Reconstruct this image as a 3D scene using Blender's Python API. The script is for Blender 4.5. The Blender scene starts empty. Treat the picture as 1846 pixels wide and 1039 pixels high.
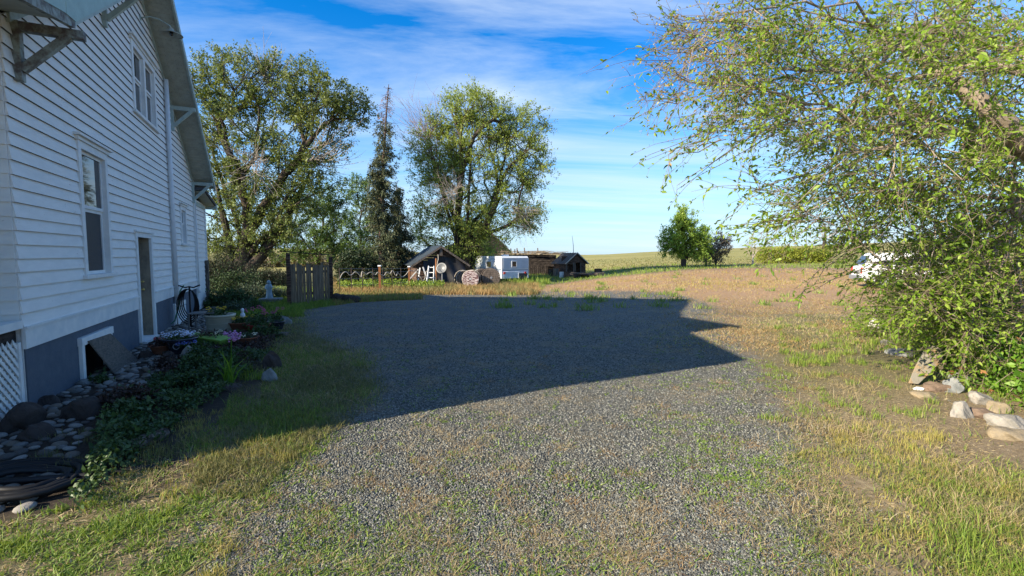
import bpy, bmesh, math, random
import numpy as np
random.seed(7); rng=np.random.default_rng(7)
sc=bpy.context.scene; COL=sc.collection
R=math.radians
# ---------------------------------------------------------------- camera
F,CX,CY,EYE=850.,923.,519.5,1.7           # photo pixels
PITCH=math.atan(60/850.)
cam=bpy.data.cameras.new('camera'); co=bpy.data.objects.new('camera',cam); COL.objects.link(co)
co.location=(0,0,EYE); co.rotation_euler=(R(90)-PITCH,0,0)
cam.sensor_fit='HORIZONTAL'; cam.sensor_width=36; cam.lens=F/1846*36; cam.clip_start=.05; cam.clip_end=5000
sc.camera=co
# ---------------------------------------------------------------- light
SUN=np.array([-1.87,-1.14,1.0]); SUN/=np.linalg.norm(SUN)
SEL=math.asin(SUN[2]); SROT=math.atan2(SUN[0],SUN[1])
sc.view_settings.view_transform='Standard'; sc.view_settings.look='None'; sc.view_settings.gamma=1
sc.view_settings.exposure=1.25
try: sc.view_settings.use_curve_mapping=False
except Exception: pass
W_=bpy.data.worlds.new("World"); sc.world=W_; W_.use_nodes=True
nt=W_.node_tree; nt.nodes.clear()
def nn(nt,t,**k):
    n=nt.nodes.new(t)
    for a,b in k.items():
        if a in n.inputs: n.inputs[a].default_value=b
        else: setattr(n,a,b)
    return n
out=nn(nt,'ShaderNodeOutputWorld'); bg=nn(nt,'ShaderNodeBackground'); bg.inputs['Strength'].default_value=.15
sky=nn(nt,'ShaderNodeTexSky'); sky.sky_type='NISHITA'; sky.sun_disc=False; sky.sun_elevation=SEL; sky.sun_rotation=SROT
sky.air_density=1.0; sky.dust_density=.12; sky.ozone_density=3.0; sky.altitude=300
tc=nn(nt,'ShaderNodeTexCoord'); sep=nn(nt,'ShaderNodeSeparateXYZ'); nt.links.new(tc.outputs['Generated'],sep.inputs[0])
hs=nn(nt,'ShaderNodeHueSaturation'); hs.inputs['Saturation'].default_value=1.42; hs.inputs['Value'].default_value=.73; hs.inputs['Hue'].default_value=.508
nt.links.new(sky.outputs[0],hs.inputs['Color'])
# thin cirrus projected on a high layer: direction.xy / (z+k)
ad=nn(nt,'ShaderNodeMath',operation='ADD'); ad.inputs[1].default_value=.12; nt.links.new(sep.outputs[2],ad.inputs[0])
def div(o):
    d=nn(nt,'ShaderNodeMath',operation='DIVIDE'); nt.links.new(o,d.inputs[0]); nt.links.new(ad.outputs[0],d.inputs[1]); return d.outputs[0]
cmb=nn(nt,'ShaderNodeCombineXYZ'); nt.links.new(div(sep.outputs[0]),cmb.inputs[0]); nt.links.new(div(sep.outputs[1]),cmb.inputs[1])
mp=nn(nt,'ShaderNodeMapping'); mp.inputs['Rotation'].default_value=(0,0,R(12)); mp.inputs['Scale'].default_value=(.35,1.25,1); nt.links.new(cmb.outputs[0],mp.inputs[0])
n1=nn(nt,'ShaderNodeTexNoise'); n1.inputs['Scale'].default_value=1.15; n1.inputs['Detail'].default_value=9; n1.inputs['Roughness'].default_value=.62; n1.inputs['Distortion'].default_value=.9
nt.links.new(mp.outputs[0],n1.inputs['Vector'])
mp2=nn(nt,'ShaderNodeMapping'); mp2.inputs['Location'].default_value=(2.6,.4,0); mp2.inputs['Scale'].default_value=(.4,.4,1); nt.links.new(cmb.outputs[0],mp2.inputs[0])
n2=nn(nt,'ShaderNodeTexNoise'); n2.inputs['Scale'].default_value=.8; n2.inputs['Detail'].default_value=4; nt.links.new(mp2.outputs[0],n2.inputs['Vector'])
r1=nn(nt,'ShaderNodeMapRange'); r1.inputs[1].default_value=.40; r1.inputs[2].default_value=.78; nt.links.new(n1.outputs[0],r1.inputs[0])
r2=nn(nt,'ShaderNodeMapRange'); r2.inputs[1].default_value=.24; r2.inputs[2].default_value=.52; nt.links.new(n2.outputs[0],r2.inputs[0])
mu=nn(nt,'ShaderNodeMath',operation='MULTIPLY'); nt.links.new(r1.outputs[0],mu.inputs[0]); nt.links.new(r2.outputs[0],mu.inputs[1])
# thin bright veil low in the sky (real haze of the air near the horizon)
veil=nn(nt,'ShaderNodeMapRange'); veil.inputs[1].default_value=.0; veil.inputs[2].default_value=.34; veil.inputs[3].default_value=.88; veil.inputs[4].default_value=0.0; nt.links.new(sep.outputs[2],veil.inputs[0])
mx2=nn(nt,'ShaderNodeMath',operation='MULTIPLY_ADD'); mx2.inputs[1].default_value=.8; nt.links.new(mu.outputs[0],mx2.inputs[0]); mx2.inputs[2].default_value=0; mx2.use_clamp=True
vd=nn(nt,'ShaderNodeVectorMath',operation='DOT_PRODUCT'); nt.links.new(tc.outputs['Generated'],vd.inputs[0]); vd.inputs[1].default_value=(float(SUN[0]),float(SUN[1]),0)
vs_=nn(nt,'ShaderNodeMapRange'); vs_.inputs[1].default_value=.45; vs_.inputs[2].default_value=-.05; nt.links.new(vd.outputs['Value'],vs_.inputs[0])
vm=nn(nt,'ShaderNodeMath',operation='MULTIPLY'); nt.links.new(veil.outputs[0],vm.inputs[0]); nt.links.new(vs_.outputs[0],vm.inputs[1])
mv=nn(nt,'ShaderNodeMix',data_type='RGBA'); nt.links.new(vm.outputs[0],mv.inputs[0]); nt.links.new(hs.outputs[0],mv.inputs[6]); mv.inputs[7].default_value=(1.3,2.1,3.0,1)
mix=nn(nt,'ShaderNodeMix',data_type='RGBA'); nt.links.new(mx2.outputs[0],mix.inputs[0]); nt.links.new(mv.outputs[2],mix.inputs[6])
mix.inputs[7].default_value=(2.55,2.95,3.35,1)
nt.links.new(mix.outputs[2],bg.inputs[0]); nt.links.new(bg.outputs[0],out.inputs[0])
sl=bpy.data.lights.new('sun','SUN'); sl.energy=5.0; sl.angle=R(.5); sl.color=(1,.88,.68)
so=bpy.data.objects.new('sun',sl); COL.objects.link(so); so.location=(-20,-12,20)
from mathutils import Vector
so.rotation_euler=Vector(tuple(SUN)).to_track_quat('Z','Y').to_euler()

# ================================================================ maths helpers
def ss(a,b,x): t=np.clip((x-a)/(b-a),0,1); return t*t*(3-2*t)
def vnoise(x,y,s=1.,seed=0):
    x=np.asarray(x,float)/s; y=np.asarray(y,float)/s
    xi=np.floor(x).astype(np.int64); yi=np.floor(y).astype(np.int64); fx=x-xi; fy=y-yi
    fx=fx*fx*(3-2*fx); fy=fy*fy*(3-2*fy)
    def h(a,b):
        v=(a*374761393+b*668265263+seed*974634777)&0xffffffff
        v=((v^(v>>13))*1274126177)&0xffffffff
        return ((v^(v>>16))&0xffff)/65535.
    return (h(xi,yi)*(1-fx)+h(xi+1,yi)*fx)*(1-fy)+(h(xi,yi+1)*(1-fx)+h(xi+1,yi+1)*fx)*fy
def fbm(x,y,s=1.,seed=0): return vnoise(x,y,s,seed)*.55+vnoise(x,y,s/2.1,seed+1)*.3+vnoise(x,y,s/4.3,seed+2)*.15
def ray(px,py):
    a=(np.asarray(px,float)-CX)/F; b=-(np.asarray(py,float)-CY)/F
    return a, math.cos(PITCH)+b*math.sin(PITCH), -math.sin(PITCH)+b*math.cos(PITCH)
def proj(x,y,z):
    dz=z-EYE; c,s=math.cos(PITCH),math.sin(PITCH)
    f=y*c-dz*s; u=y*s+dz*c; f=np.where(f<.05,.05,f)
    return CX+F*x/f, CY-F*u/f
def HT(x,y):
    x=np.asarray(x,float); y=np.asarray(y,float)
    a=x/np.maximum(y,8.)
    h0=-.6+.9*ss(.08,.33,a)
    near=h0*ss(18,42,y)
    px=CX+F*a
    k=np.clip((460-(np.interp(px,[-400,300,520,700,880,1060,1330,1750,2400],[452,449,448,454,459,460,449,433,425]))),0,60)/850.
    zc=1.68+k*300
    f=ss(50,300,y)*.55+np.clip((y-50)/250,0,1)*.45
    far=h0+(zc-h0)*f-np.clip(y-300,0,2000)*.012
    z=np.where(y<50,near,far)
    bump=(fbm(x,y,3.1,5)-.5)*.10*ss(3,12,y)*ss(-3.5,1.,wn(x,y))
    return z+bump+(fbm(x,y,45,9)-.5)*1.2*ss(80,160,y)
AN=R(25.1); DU=np.array([-math.sin(AN),math.cos(AN)]); NU=np.array([math.cos(AN),math.sin(AN)]); W0=np.array([-5.276,5.132])
def wn(x,y): return (x-W0[0])*NU[0]+(y-W0[1])*NU[1]
def wu(x,y): return (x-W0[0])*DU[0]+(y-W0[1])*DU[1]
def W(u,n,z): p=W0+DU*u+NU*n; return (p[0],p[1],z)
def G(px,py):
    """point of the ground seen at a photo pixel"""
    rx,ry,rz=ray(px,py); rx=np.asarray(rx,float); ry=np.asarray(ry,float); rz=np.asarray(rz,float)
    t=np.minimum(EYE/np.maximum(-rz,.004),380.)
    for i in range(14):
        z=HT(rx*t,ry*t); tn=(z-EYE)/np.minimum(rz,-.0035); t=np.clip(.5*t+.5*tn,.5,400)
    return rx*t,ry*t,HT(rx*t,ry*t)
def g1(px,py): a,b,c=G(px,py); return np.array([float(a),float(b),float(c)])
def at(px,py,Y):
    """point at depth Y seen at a photo pixel"""
    rx,ry,rz=ray(px,py); return np.array([rx/ry*Y,Y,EYE+rz/ry*Y])

# ================================================================ mesh helpers
class MB:
    def __init__(s): s.v=[]; s.f=[]
    def add(s,vs,fs):
        b=len(s.v); s.v+= [tuple(float(c) for c in p) for p in vs]; s.f+=[tuple(i+b for i in f) for f in fs]; return s
    def box(s,c,d,rz=0,M=None):
        x,y,z=d[0]/2,d[1]/2,d[2]/2; cs,sn=math.cos(rz),math.sin(rz); vs=[]
        for k in (-1,1):
            for (i,j) in ((-1,-1),(1,-1),(1,1),(-1,1)):
                a,b=i*x,j*y; vs.append((c[0]+a*cs-b*sn,c[1]+a*sn+b*cs,c[2]+k*z))
        return s.add(vs,[(0,3,2,1),(4,5,6,7),(0,1,5,4),(1,2,6,5),(2,3,7,6),(3,0,4,7)])
    def hexa(s,p): # 8 points bottom ring, top ring
        return s.add(p,[(0,3,2,1),(4,5,6,7),(0,1,5,4),(1,2,6,5),(2,3,7,6),(3,0,4,7)])
    def wbox(s,u0,u1,n0,n1,z0,z1):  # box in wall coordinates
        return s.hexa([W(u0,n0,z0),W(u1,n0,z0),W(u1,n1,z0),W(u0,n1,z0),W(u0,n0,z1),W(u1,n0,z1),W(u1,n1,z1),W(u0,n1,z1)])
    def bar(s,a,b,w,h=None,up=(0,0,1)):
        h=h or w; a=Vector(a); b=Vector(b); d=(b-a).normalized(); u=Vector(up)
        if abs(d.dot(u))>.98: u=Vector((1,0,0))
        r=d.cross(u).normalized(); q=r.cross(d)
        r*=w/2; q*=h/2
        return s.hexa([a-r-q,a+r-q,a+r+q,a-r+q,b-r-q,b+r-q,b+r+q,b-r+q])
    def tube(s,pts,rad,n=8,cap=True,closed=False):
        pts=[Vector(p) for p in pts]; m=len(pts); rings=[]
        if not hasattr(rad,'__len__'): rad=[rad]*m
        prev=None; vs=[]
        for i,p in enumerate(pts):
            if closed: d=pts[(i+1)%m]-pts[i-1]
            else: d=pts[min(i+1,m-1)]-pts[max(i-1,0)]
            d.normalize()
            if prev is None:
                u=Vector((0,0,1)) if abs(d.z)<.9 else Vector((1,0,0))
                r=d.cross(u).normalized()
            else:
                r=(prev-d*prev.dot(d)).normalized()
            prev=r; q=d.cross(r)
            for k in range(n):
                a=2*math.pi*k/n; vs.append(p+(r*math.cos(a)+q*math.sin(a))*rad[i])
        fs=[]
        for i in range(m if closed else m-1):
            j=(i+1)%m
            for k in range(n): fs.append((i*n+k,i*n+(k+1)%n,j*n+(k+1)%n,j*n+k))
        if cap and not closed: fs.append(tuple(range(n))[::-1]); fs.append(tuple(range((m-1)*n,m*n)))
        return s.add(vs,fs)
    def lathe(s,prof,c=(0,0,0),n=24,M=None):
        vs=[];fs=[]
        for r,z in prof:
            for k in range(n):
                a=2*math.pi*k/n; p=Vector((r*math.cos(a),r*math.sin(a),z))
                if M: p=M@p
                vs.append((p[0]+c[0],p[1]+c[1],p[2]+c[2]))
        for i in range(len(prof)-1):
            for k in range(n): fs.append((i*n+k,i*n+(k+1)%n,(i+1)*n+(k+1)%n,(i+1)*n+k))
        return s.add(vs,fs)
    def poly(s,pts): return s.add(pts,[tuple(range(len(pts)))])
    def prism(s,pts,off):
        n=len(pts); q=[tuple(p[i]+off[i] for i in range(3)) for p in pts]
        return s.add(list(pts)+q,[tuple(range(n))[::-1],tuple(range(n,2*n))]+[(i,(i+1)%n,(i+1)%n+n,i+n) for i in range(n)])
    def blob(s,c,r,seed=0,sub=2,amp=.2,rz=0,flat=.0,freq=1.2):
        V,Fc=ICO[sub]; rs=np.random.default_rng(seed); o=rs.uniform(-50,50,3)
        P=V.copy()
        nz=(fbm(P[:,0]+o[0]+P[:,2]*.7,P[:,1]+o[1]-P[:,2]*.6,1/freq,seed)-.5)*2*amp
        if flat>0:
            for k in range(13):
                d=rs.normal(size=3); d/=np.linalg.norm(d); h=rs.uniform(.62,.85); t=P@d; m=t>h; P[m]-=np.outer((t[m]-h)*flat,d)
        P=P*(1+nz)[:,None]*np.array(r); cs,sn=math.cos(rz),math.sin(rz)
        P=np.stack([P[:,0]*cs-P[:,1]*sn,P[:,0]*sn+P[:,1]*cs,P[:,2]],1)+np.array(c)
        return s.add(P.tolist(),Fc)
ICO={}
for k in (1,2,3,4):
    b=bmesh.new(); bmesh.ops.create_icosphere(b,subdivisions=k,radius=1); b.verts.ensure_lookup_table()
    ICO[k]=(np.array([v.co[:] for v in b.verts]),[tuple(v.index for v in f.verts) for f in b.faces]); b.free()
def link(o,parent=None):
    COL.objects.link(o)
    if parent is not None: o.parent=parent
    return o
def obj(name,mb,m,parent=None,smooth=False,loc=None,bevel=0):
    """one mesh object; vertices are given in world space; its origin is the parent's (or its own base)"""
    V=np.array(mb.v,float)
    if parent is not None: L=np.array(parent.matrix_world.translation) if parent.parent is None and parent.type=='EMPTY' else np.array(parent['_o']) if '_o' in parent else np.zeros(3)
    else: L=np.array(loc) if loc is not None else np.array([V[:,0].mean(),V[:,1].mean(),V[:,2].min()])
    if parent is not None and parent.type=='EMPTY': L=np.array(parent.location)
    me=bpy.data.meshes.new(name); me.from_pydata((V-L).tolist(),[],mb.f); me.materials.append(m)
    if smooth: me.polygons.foreach_set('use_smooth',[True]*len(me.polygons))
    o=bpy.data.objects.new(name,me); link(o,parent)
    if parent is None: o.location=L
    OR[o.name]=L
    if bevel:
        md=o.modifiers.new('b','BEVEL'); md.width=bevel; md.segments=2; md.limit_method='ANGLE'
    return o
OR={}
def sub(name,mb,m,part,smooth=False):
    """a sub-part: child of a part, whose own vertices are relative to OR[part]"""
    L=OR[part.name]; V=np.array(mb.v,float)-L
    me=bpy.data.meshes.new(name); me.from_pydata(V.tolist(),[],mb.f); me.materials.append(m)
    if smooth: me.polygons.foreach_set('use_smooth',[True]*len(me.polygons))
    o=bpy.data.objects.new(name,me); link(o,part); OR[o.name]=L; return o
def npobj(name,V,faces,m,parent=None,attr=None,smooth=False,L=None):
    """fast mesh from numpy; faces: list of int arrays (k x n)"""
    if L is None: L=np.array(parent.location) if parent is not None else np.zeros(3)
    me=bpy.data.meshes.new(name); V=(V-L).astype(np.float32)
    me.vertices.add(len(V)); me.vertices.foreach_set('co',V.ravel())
    faces=[f for f in faces if len(f)]
    li=np.concatenate([f.ravel() for f in faces]).astype(np.int32)
    lt=np.concatenate([np.full(len(f),f.shape[1]) for f in faces]).astype(np.int32)
    me.loops.add(len(li)); me.loops.foreach_set('vertex_index',li)
    me.polygons.add(len(lt)); st=np.concatenate([[0],np.cumsum(lt)[:-1]]).astype(np.int32)
    me.polygons.foreach_set('loop_start',st); me.polygons.foreach_set('loop_total',lt)
    if smooth: me.polygons.foreach_set('use_smooth',np.ones(len(lt),bool))
    me.update(calc_edges=True)
    if attr is not None:
        a=me.attributes.new('rnd','FLOAT','POINT'); a.data.foreach_set('value',attr.astype(np.float32))
    me.materials.append(m); o=bpy.data.objects.new(name,me); link(o,parent)
    if parent is None: o.location=L
    return o
def empty(name,loc,label,cat,group=None,rz=0):
    o=bpy.data.objects.new(name,None); link(o); o.location=tuple(float(c) for c in loc); o.rotation_euler=(0,0,rz); o.empty_display_size=.2
    o['label']=label; o['category']=cat
    if group: o['group']=group
    return o
def tag(o,label=None,cat=None,group=None,kind=None):
    if label: o['label']=label
    if cat: o['category']=cat
    if group: o['group']=group
    if kind: o['kind']=kind
    return o
def copy_tree(o,parent=None):
    c=o.copy(); link(c,parent)
    for ch in list(o.children): copy_tree(ch,c)
    return c

# ================================================================ materials
def mat(name,col,rough=.8,col2=None,scale=4.,bump=0.,bscale=None,stretch=(1,1,1),attr=False,trans=0.,spec=.3,detail=6,contrast=(.35,.65),metal=0.,col3=None,coords='Object'):
    m=bpy.data.materials.new(name); m.use_nodes=True; t=m.node_tree; p=t.nodes['Principled BSDF']
    p.inputs['Roughness'].default_value=rough; p.inputs['Base Color'].default_value=(*col,1); p.inputs['Specular IOR Level'].default_value=spec; p.inputs['Metallic'].default_value=metal
    tc=nn(t,'ShaderNodeTexCoord'); mpg=nn(t,'ShaderNodeMapping'); mpg.inputs['Scale'].default_value=stretch; t.links.new(tc.outputs[coords],mpg.inputs[0])
    cout=None
    if col2 is not None:
        mr=nn(t,'ShaderNodeMapRange')
        if attr:
            a=nn(t,'ShaderNodeAttribute'); a.attribute_name='rnd'; t.links.new(a.outputs['Fac'],mr.inputs[0]); mr.inputs[1].default_value=0; mr.inputs[2].default_value=1
        else:
            n=nn(t,'ShaderNodeTexNoise'); n.inputs['Scale'].default_value=scale; n.inputs['Detail'].default_value=detail; n.inputs['Roughness'].default_value=.65; t.links.new(mpg.outputs[0],n.inputs[0]); t.links.new(n.outputs[0],mr.inputs[0]); mr.inputs[1].default_value=contrast[0]; mr.inputs[2].default_value=contrast[1]
        cr=nn(t,'ShaderNodeValToRGB'); t.links.new(mr.outputs[0],cr.inputs[0]); e=cr.color_ramp.elements
        e[0].color=(*col,1); e[1].color=(*(col3 or col2),1)
        if col3:
            k=cr.color_ramp.elements.new(.5); k.color=(*col2,1)
        cout=cr.outputs[0]; t.links.new(cout,p.inputs['Base Color'])
    if bump:
        n=nn(t,'ShaderNodeTexNoise'); n.inputs['Scale'].default_value=bscale or scale*3; n.inputs['Detail'].default_value=7; n.inputs['Roughness'].default_value=.7; t.links.new(mpg.outputs[0],n.inputs[0])
        b=nn(t,'ShaderNodeBump'); b.inputs['Strength'].default_value=min(1,bump); b.inputs['Distance'].default_value=.02; t.links.new(n.outputs[0],b.inputs['Height']); t.links.new(b.outputs[0],p.inputs['Normal'])
    if trans:
        o=t.nodes['Material Output']; tr=nn(t,'ShaderNodeBsdfTranslucent'); mx=nn(t,'ShaderNodeMixShader'); mx.inputs[0].default_value=trans
        if cout is not None:
            g=nn(t,'ShaderNodeMix',data_type='RGBA',blend_type='MULTIPLY'); g.inputs[0].default_value=1; g.inputs[7].default_value=(1.25,1.15,.55,1); t.links.new(cout,g.inputs[6]); t.links.new(g.outputs[2],tr.inputs[0])
        else: tr.inputs[0].default_value=(*col,1)
        t.links.new(p.outputs[0],mx.inputs[1]); t.links.new(tr.outputs[0],mx.inputs[2]); t.links.new(mx.outputs[0],o.inputs[0])
    return m
M={}
M['siding']=mat('painted_siding',(.79,.775,.74),.6,(.71,.70,.67),3,.25,60,(1,1,4))
M['lapshade']=mat('painted_lap_shade',(.07,.07,.07),.9)  # near-black colour that paints the shadow line under each siding lap
def siding_mat():
    m=M['siding']; t=m.node_tree; p=t.nodes['Principled BSDF']; cr=[n for n in t.nodes if n.type=='VALTORGB'][0]
    tc=[n for n in t.nodes if n.type=='TEX_COORD'][0]
    mp=nn(t,'ShaderNodeMapping'); mp.inputs['Scale'].default_value=(3,3,9); t.links.new(tc.outputs['Object'],mp.inputs[0])
    n=nn(t,'ShaderNodeTexNoise'); n.inputs['Scale'].default_value=2.6; n.inputs['Detail'].default_value=8; n.inputs['Roughness'].default_value=.75; n.inputs['Distortion'].default_value=1.5; t.links.new(mp.outputs[0],n.inputs[0])
    g=nn(t,'ShaderNodeTexNoise'); g.inputs['Scale'].default_value=.9; g.inputs['Detail'].default_value=3; t.links.new(tc.outputs['Object'],g.inputs[0])
    a=nn(t,'ShaderNodeMath',operation='MULTIPLY_ADD'); a.inputs[1].default_value=.25; t.links.new(g.outputs[0],a.inputs[0]); t.links.new(n.outputs[0],a.inputs[2])
    r=nn(t,'ShaderNodeMapRange'); r.inputs[1].default_value=.775; r.inputs[2].default_value=.80; t.links.new(a.outputs[0],r.inputs[0])
    mx=nn(t,'ShaderNodeMix',data_type='RGBA'); t.links.new(r.outputs[0],mx.inputs[0]); t.links.new(cr.outputs[0],mx.inputs[6]); mx.inputs[7].default_value=(.30,.29,.27,1); t.links.new(mx.outputs[2],p.inputs[0])
siding_mat()
M['trim']=mat('white_trim',(.76,.75,.72),.55,(.62,.64,.64),5,.2,40)
M['found']=mat('painted_foundation',(.075,.095,.125),.8,(.10,.12,.15),8,.5,45)
M['soffit']=mat('soffit_paint',(.42,.43,.36),.7,(.32,.33,.28),7,.2,40)
M['greentrim']=mat('pale_green_trim',(.40,.47,.43),.6,(.30,.36,.33),9,.3,50)
M['minttrim']=mat('mint_panel_paint',(.34,.47,.43),.6,(.29,.40,.37),6,.25,60)
M['rotwood']=mat('weathered_trim',(.30,.34,.31),.8,(.12,.10,.09),9,.5,50,contrast=(.4,.6))
M['roof']=mat('roof_shingle',(.06,.06,.065),.9,(.10,.10,.10),12,.5,40)
M['glass']=mat('window_glass',(.012,.014,.016),.03,spec=.9)
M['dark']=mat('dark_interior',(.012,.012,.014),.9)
M['screen']=mat('screen_mesh',(.035,.038,.043),.55,(.05,.05,.055),30)
M['curtain']=mat('curtain',(.12,.12,.11),.9,(.2,.2,.19),6,stretch=(14,14,1))
M['door']=mat('door_paint',(.60,.68,.70),.4,(.52,.6,.62),3,.05)
M['brass']=mat('brass',(.6,.42,.14),.3,metal=1.)
M['tanwood']=mat('raw_jamb_wood',(.30,.24,.17),.8,(.17,.135,.10),6,.4,30,(1,1,.6))
M['plywood']=mat('weathered_plywood',(.16,.135,.11),.85,(.07,.06,.052),14,.5,60,(1,1,4))
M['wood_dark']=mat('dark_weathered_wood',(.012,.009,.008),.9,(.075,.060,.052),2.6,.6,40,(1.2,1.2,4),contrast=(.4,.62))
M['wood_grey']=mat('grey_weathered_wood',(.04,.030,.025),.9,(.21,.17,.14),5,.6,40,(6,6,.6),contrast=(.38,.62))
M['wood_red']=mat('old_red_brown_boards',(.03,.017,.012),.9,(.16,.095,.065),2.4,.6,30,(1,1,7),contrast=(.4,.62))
M['wood_orange']=mat('stained_post',(.30,.12,.045),.75,(.20,.085,.035),6,.4,30,(5,5,.7))
M['gatewood']=mat('brown_gate_planks',(.085,.055,.036),.9,(.24,.18,.12),3,.6,40,(9,9,.5))
M['straw']=mat('grey_straw_and_slats',(.30,.24,.16),.95,(.14,.11,.08),7,.8,30)
M['metalroof']=mat('dull_metal_roof',(.055,.07,.085),.5,(.03,.04,.05),3,.2,20,spec=.5)
M['tarp']=mat('black_tarp',(.010,.010,.013),.5,(.018,.018,.022),4,.5,5)
M['white']=mat('white_paint',(.72,.73,.74),.5,(.6,.61,.62),4,.1)
M['trailer']=mat('white_aluminium',(.66,.69,.72),.4,(.56,.59,.62),2,.1,10)
M['bluegrey']=mat('blue_grey_stripe',(.20,.24,.30),.5)
M['redlight']=mat('red_lens',(.55,.02,.02),.2,spec=.6)
M['grey']=mat('galvanised_metal',(.30,.31,.33),.5,(.22,.23,.25),5,.1,metal=.3)
M['rope']=mat('pale_rope',(.42,.38,.32),.9)
M['bark']=mat('tree_bark',(.035,.026,.021),.95,(.085,.065,.05),6,1.,14,(3,3,.6))
M['barkred']=mat('spruce_bark',(.06,.042,.035),.95,(.11,.075,.06),5,1.,14,(3,3,.8))
M['barkpale']=mat('pale_bark_twigs',(.20,.155,.115),.9,(.33,.27,.21),4,.4,30)
M['twigbark']=mat('brown_twig_bark',(.13,.10,.075),.9,(.24,.19,.14),4,.3,30)
M['deadwood']=mat('bleached_dead_wood',(.30,.25,.21),.9,(.42,.37,.32),4,.4,20)
M['twigred']=mat('reddish_bare_twigs',(.22,.13,.10),.9,(.30,.2,.15),4)
def leafmat(n,a,b,c=None,tr=.3,rough=.55): return mat(n,a,rough,b,attr=True,trans=tr,col3=c,spec=.35)
M['leaf_elm']=leafmat('elm_leaves',(.085,.125,.035),(.14,.19,.05),(.24,.27,.09),.35)
M['leaf_cotton']=leafmat('cottonwood_leaves',(.17,.24,.05),(.26,.34,.075),(.37,.44,.13),.45)
M['leaf_near']=leafmat('near_tree_leaves',(.12,.22,.02),(.22,.35,.035),(.36,.46,.08),.5,.45)
M['leaf_rust']=leafmat('rusty_seed_leaves',(.34,.21,.09),(.42,.30,.12),(.46,.42,.18),.35)
M['leaf_dark']=leafmat('maple_leaves',(.06,.11,.03),(.10,.17,.04),(.16,.25,.06),.3)
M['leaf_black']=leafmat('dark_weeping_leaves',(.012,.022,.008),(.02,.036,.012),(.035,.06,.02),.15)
M['needle']=leafmat('spruce_needles',(.035,.05,.028),(.06,.08,.038),(.12,.125,.06),.1,.7)
M['needle_dead']=leafmat('dead_needles',(.12,.06,.035),(.19,.10,.06),(.24,.15,.09),.1,.8)
M['leaf_round']=leafmat('round_tree_leaves',(.15,.25,.035),(.23,.35,.05),(.33,.43,.08),.4)
M['leaf_purple']=leafmat('purple_grey_leaves',(.09,.08,.07),(.14,.12,.10),(.21,.18,.15),.2)
M['hedge']=leafmat('yellow_green_hedge',(.15,.19,.02),(.24,.28,.03),(.34,.36,.05),.2)
M['leaf_shrub']=leafmat('broad_shrub_leaves',(.08,.19,.02),(.14,.27,.03),(.22,.36,.05),.4,.45)
M['leaf_orange']=leafmat('turning_leaves',(.38,.14,.05),(.45,.2,.08),(.5,.3,.12),.35)
M['brush']=leafmat('pale_brush',(.15,.13,.075),(.24,.21,.13),(.32,.29,.18),.2)
M['juniper']=leafmat('juniper_foliage',(.022,.045,.014),(.035,.07,.02),(.06,.10,.03),.1,.7)
M['sage']=leafmat('sage_green_leaves',(.04,.065,.038),(.06,.09,.052),(.09,.13,.075),.15)
M['cover']=leafmat('ground_cover_leaves',(.025,.055,.016),(.045,.085,.024),(.08,.13,.04),.2,.5)
M['coverdark']=leafmat('bronze_purple_leaves',(.03,.018,.016),(.05,.028,.024),(.08,.05,.04),.15,.5)
M['grass_green']=leafmat('green_grass',(.10,.17,.020),(.17,.26,.035),(.28,.33,.06),.3,.6)
M['grass_shade']=leafmat('mixed_grass',(.085,.10,.03),(.16,.16,.06),(.26,.23,.10),.25,.7)
M['grass_dry']=leafmat('yellowing_grass',(.26,.24,.05),(.36,.32,.08),(.46,.38,.15),.3,.7)
M['grass_straw']=leafmat('dead_straw',(.30,.22,.11),(.40,.31,.17),(.50,.42,.26),.25,.8)
M['grass_brown']=leafmat('cheat_grass',(.27,.15,.06),(.34,.215,.09),(.38,.28,.13),.25,.8)
M['weed']=leafmat('small_weeds',(.10,.17,.025),(.16,.25,.04),(.25,.32,.07),.3,.6)
M['rock_dark']=mat('dark_boulder',(.035,.026,.023),.85,(.065,.05,.043),5,.8,18)
M['rock_brown']=mat('brown_boulder',(.13,.09,.065),.85,(.22,.155,.11),5,.6,22)
M['rock_grey']=mat('grey_boulder',(.14,.15,.15),.85,(.26,.26,.25),6,.7,24)
M['rock_tan']=mat('tan_boulder',(.27,.21,.13),.85,(.16,.14,.11),4,.6,22)
M['rock_pale']=mat('pale_granite',(.17,.16,.14),.85,(.34,.31,.27),7,.6,40)
M['rock_white']=mat('white_quartz',(.75,.74,.70),.7,(.55,.53,.5),7,.6,20)
M['rock_rust']=mat('lichen_slab',(.24,.22,.18),.85,(.36,.22,.09),5,.8,22,contrast=(.45,.6))
M['terra']=mat('terracotta',(.26,.10,.055),.8,(.18,.07,.04),6,.2)
M['redpot']=mat('red_glaze',(.28,.025,.02),.4)
M['bluepot']=mat('dark_blue_glaze',(.02,.025,.04),.2,spec=.6)
M['cream']=mat('cream_plastic',(.46,.43,.34),.5,(.38,.36,.28),5)
M['lime']=mat('lime_plastic',(.20,.36,.07),.45)
M['soil']=mat('potting_soil',(.02,.014,.01),.95)
M['green_hose']=mat('green_hose',(.05,.22,.13),.4)
M['rubber']=mat('black_rubber',(.008,.008,.009),.55)
M['statue']=mat('statue_blue_grey',(.36,.48,.54),.7,(.25,.34,.4),9,.2)
for k,c in dict(yellow=(.75,.5,.03),pink=(.45,.10,.20),lilac=(.40,.20,.40),whiteblue=(.70,.74,.9),blueviolet=(.16,.2,.62),red=(.5,.03,.05),pale=(.7,.66,.5)).items():
    M['fl_'+k]=mat('petals_'+k,c,.6)
M['chrome']=mat('grey_plastic',(.12,.125,.13),.4)
M['carpaint']=mat('white_car_paint',(.78,.79,.80),.25,spec=.6)
M['tyre']=mat('tyre_rubber',(.012,.012,.012),.8)
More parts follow.
